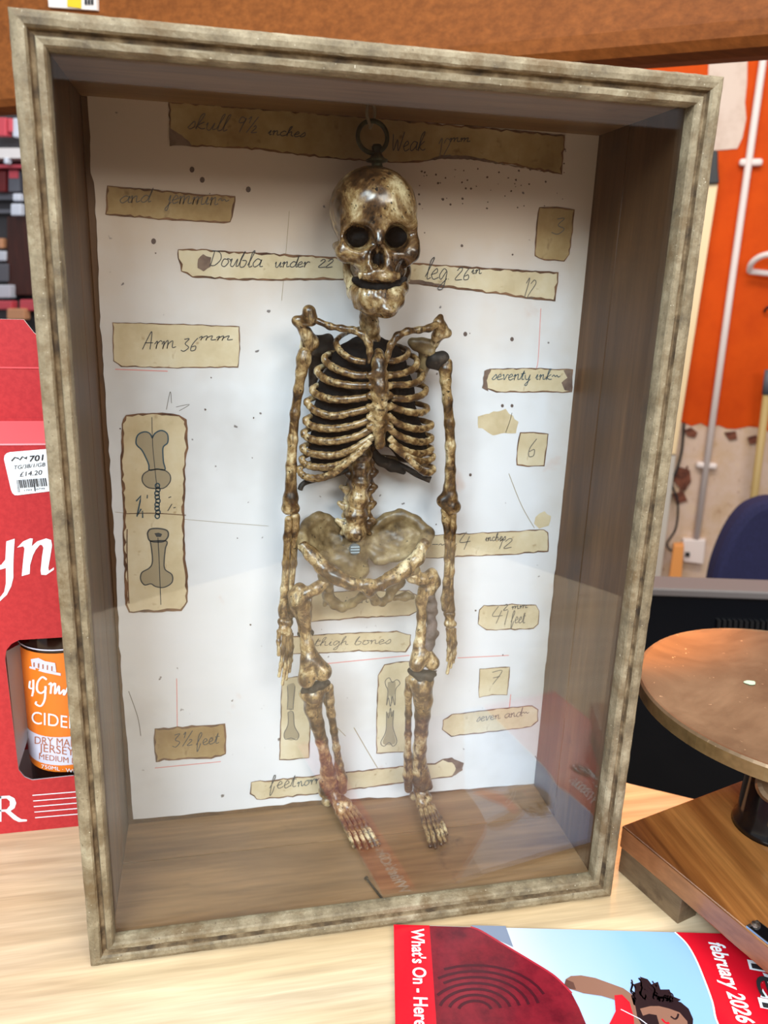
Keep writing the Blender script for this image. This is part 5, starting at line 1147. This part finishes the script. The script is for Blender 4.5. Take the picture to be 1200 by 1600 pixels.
mb.lathe([(.002, -rim-.012), (.016, -rim-.012), (.022, -rim), (.002, -rim)], PC, 'black_gloss', 24)
tag(mb.build('pan', scl, smooth=False), 'flat round brass pan')
# black pillar with brass fittings
b0 = onz(1204, 1290, zt)
mb = MB(); mb.lathe([(.004, 0), (.031, 0), (.030, .004), (.0275, .010), (.0265, .05), (.024, .066), (.018, .078), (.004, .080)], b0, 'black_gloss', 40); mb.build('pillar', scl, smooth=True)
vd = np.array([-.35, -.93, 0]); sd_ = np.array([.93, -.35, 0])
mb = MB(); q0 = b0+vd*.030+np.array([0, 0, .022])
mb.box((-.013, -.008, 0), (.030, .006, .012), 'brass_rim', lambda p: q0+sd_*p[0]-vd*p[1]+np.array([0, 0, p[2]+.45*p[0]])); mb.build('brass_lug', scl, bevel=.002)
mb = MB(); mb.lathe([(.001, 0), (.014, 0), (.014, .006), (.011, .008), (.001, .008)], b0+vd*.020+sd_*-.012+np.array([0, 0, .050]), 'brass', 24, tuple(vd*.7+np.array([0, 0, .7]))); mb.build('brass_knob', scl, smooth=False)
mb = MB(); mb.tube([b0+np.array([0, 0, .078]), np.array([PC[0]*.3+b0[0]*.7, PC[1]*.3+b0[1]*.7, PZ-rim-.004]), PC-np.array([0, 0, rim+.006])], [.012, .012, .006], 'black_gloss', 14); mb.build('pan_arm', scl, smooth=True)
# plate with screw on the near right of the board
pt = [onz(x, y, zt+.0016) for x, y in ((1166, 1446), (1183, 1437), (1252, 1490), (1236, 1502))]
mb = MB(); mb.prism(pt, (0, 0, -.0016), 'steel'); c_ = sum(pt)/4; mb.poly([c_+(p-c_)*.86+np.array([0, 0, .0003]) for p in pt], 'black_gloss'); s1 = onz(1181, 1446, zt+.0018); mb.lathe([(.0004, 0), (.0034, 0), (.003, .0014), (.0004, .0018)], s1, 'steel', 16); tag(mb.build('name_plate', scl), 'black plate with steel screw')

# ================================================================== MAGAZINE
ZM = .0042
m0 = onz(615, 1440, ZM); mu = onz(1160, 1455, ZM)-m0; mu /= np.linalg.norm(mu); mv = np.array([mu[1], -mu[0], 0])
m0 = m0+mv*.003
def mg(u, v, z=ZM): q = m0+mu*u+mv*v; return np.array([q[0], q[1], z])
MW, MH = .325, .235
mgz = empty('magazine', mg(MW/2, MH/2, 0), 'glossy events magazine with red border lying in front of the case', 'magazine')
mb = MB(); mb.prism([mg(0.0005, .0005, ZM-.0004), mg(MW, .0005, ZM-.0004), mg(MW, MH, ZM-.0004), mg(0.0005, MH, ZM-.0004)], (0, 0, -(ZM-.0008)), 'pages'); mb.build('pages', mgz)
def mp_(x, y, l=0): return onz(x, y, ZM+.00006*l)
mb = MB(); mb.prism([mg(0, 0), mg(MW, 0), mg(MW, MH), mg(0, MH)], (0, 0, -.0004), 'sky')
def uv(x, y): q = onz(x, y, ZM)-m0; return q@mu, q@mv
us = uv(671, 1445)[0]
mb.poly([mg(0, 0, ZM+.0002), mg(us, 0, ZM+.0002), mg(us, MH, ZM+.0002), mg(0, MH, ZM+.0002)], 'mag_red')
cv = [uv(x, y) for x, y in ((1058, 1456), (1072, 1474), (1086, 1497), (1100, 1530), (1113, 1566), (1123, 1603))]
cv = [(cv[0][0]-.002, 0.0)]+cv[1:]+[(cv[-1][0]+.006, cv[-1][1]+.03), (cv[-1][0]+.008, MH)]
mb.poly([mg(u, v, ZM+.0002) for u, v in cv]+[mg(MW, MH, ZM+.0002), mg(MW, 0, ZM+.0002)], 'mag_red')
mb.ribbon([mg(u, v, ZM+.00026) for u, v in smoothline(cv, 4)], .0012, (0, 0, 1), 'white_ink')
mb.poly([mg(*uv(x, y), ZM+.0001) for x, y in ((735, 1446), (790, 1447), (802, 1480), (780, 1470))], 'rock')
dr = [uv(x, y) for x, y in ((735, 1446), (752, 1455), (790, 1478), (830, 1502), (862, 1522), (880, 1538), (893, 1552), (905, 1575), (918, 1606), (930, 1650))]
dr = [(us, .0004), (dr[0][0], .0004)]+dr[1:]
mb.poly([mg(u, v, ZM+.00015) for u, v in dr]+[mg(.20, MH, ZM+.00015), mg(us, MH, ZM+.00015)], 'dress')
mb.ribbon([mg(u, v, ZM+.0002) for u, v in smoothline(dr[1:8], 4)], .0016, (0, 0, 1), 'dress_hi')
for k in range(7):
    r1 = 26+k*15; pts = [(742+r1*math.cos(a), 1580+r1*.62*math.sin(a)) for a in np.linspace(-2.9, -.2, 16)]
    pts = [p for p in pts if p[0] > 682 and p[1] > 1452 and (p[0] < 850)]
    if len(pts) > 2: mb.ribbon([mp_(x, y, 4) for x, y in pts], .0022, (0, 0, 1), 'dress_dark')
# printed woman: arm, shoulder, head and curls
P_ = lambda pts, l, m: mb.poly([mp_(x, y, l) for x, y in pts], m)
P_([(884, 1530), (892, 1525), (908, 1524), (930, 1528), (952, 1536), (974, 1544), (988, 1554), (996, 1570), (1000, 1592), (1010, 1612), (972, 1612), (966, 1580), (960, 1562), (940, 1556), (912, 1552), (890, 1545)], 5, 'skin')
P_([(884, 1530), (896, 1535), (900, 1546), (890, 1545), (882, 1538)], 6, 'skin_d')
P_([(960, 1555), (972, 1554), (984, 1566), (990, 1588), (992, 1612), (966, 1640), (940, 1640), (952, 1600), (962, 1580)], 6, 'mag_red')
P_([(992, 1568), (996, 1555), (1008, 1552), (1022, 1558), (1036, 1556), (1050, 1562), (1064, 1566), (1076, 1576), (1083, 1592), (1082, 1615), (1020, 1620), (1005, 1605), (996, 1590)], 6, 'hair')
P_([(1000, 1576), (1016, 1572), (1030, 1572), (1046, 1576), (1062, 1582), (1074, 1596), (1076, 1625), (1020, 1625), (1010, 1600)], 7, 'skin')
P_([(1002, 1588), (1014, 1584), (1026, 1586), (1030, 1600), (1022, 1620), (1006, 1610)], 8, 'hair')
mb.ribbon([mp_(x, y, 9) for x, y in smoothline([(1048, 1588), (1054, 1592), (1058, 1590), (1060, 1584)], 4)], .0012, (0, 0, 1), 'hair')
mb.ribbon([mp_(x, y, 9) for x, y in smoothline([(1034, 1592), (1040, 1598), (1046, 1598)], 4)], .0014, (0, 0, 1), 'mag_red')
P_([(990, 1570), (986, 1556), (994, 1548), (990, 1538), (1002, 1534), (1000, 1526), (1012, 1530), (1018, 1538), (1028, 1534), (1032, 1546), (1046, 1546), (1050, 1556), (1064, 1562), (1040, 1576), (1010, 1580)], 5, 'hair')
rl_ = random.Random(3)
for k in range(34):
    x0 = rl_.uniform(990, 1055); y0 = 1562+max(0, (x0-1020))*.12; h = rl_.uniform(8, 34)*(1 if x0 < 1030 else .5); ph = rl_.uniform(0, 6)
    pts = [(x0+2.5*math.sin(ph+t*7)-t*6, y0-h*t+1.5*math.cos(ph+t*8)) for t in np.linspace(0, 1, 12)]
    mb.ribbon([mp_(x, y, 7) for x, y in pts], .0010, (0, 0, 1), 'hair')
mb.ribbon([mp_(x, y, 9) for x, y in ((970, 1577), (1000, 1592), (1030, 1615))], .0007, (0, 0, 1), 'band_lab')
def mline(p0, p1, hpx):
    A = onz(*p0, ZM+.0008); B = onz(*p1, ZM+.0008); ex = B-A; n_ = ex/np.linalg.norm(ex); ey = np.array([-n_[1], n_[0], 0]); h = mm(hpx, A)
    return lambda u, v: A+ex*u+ey*h*v
addtext(mb, "What's On - Here", mline((643, 1451), (648, 1604), 20), 'white_ink', .02)
addtext(mb, 'february 2026', mline((1107, 1471), (1153, 1597), 24), 'white_ink', .025, .12)
A_, B_ = (1168, 1510), (1212, 1640)
addtext(mb, 'Here', mline((1160, 1462), (1210, 1640), 44), 'white_ink', .05); addtext(mb, 'Here', lambda u, v, f=mline((1161, 1463), (1211, 1640), 43): f(u, v)+np.array([0, 0, .0004]), 'black_ink', .0)
mb.build('cover', mgz)
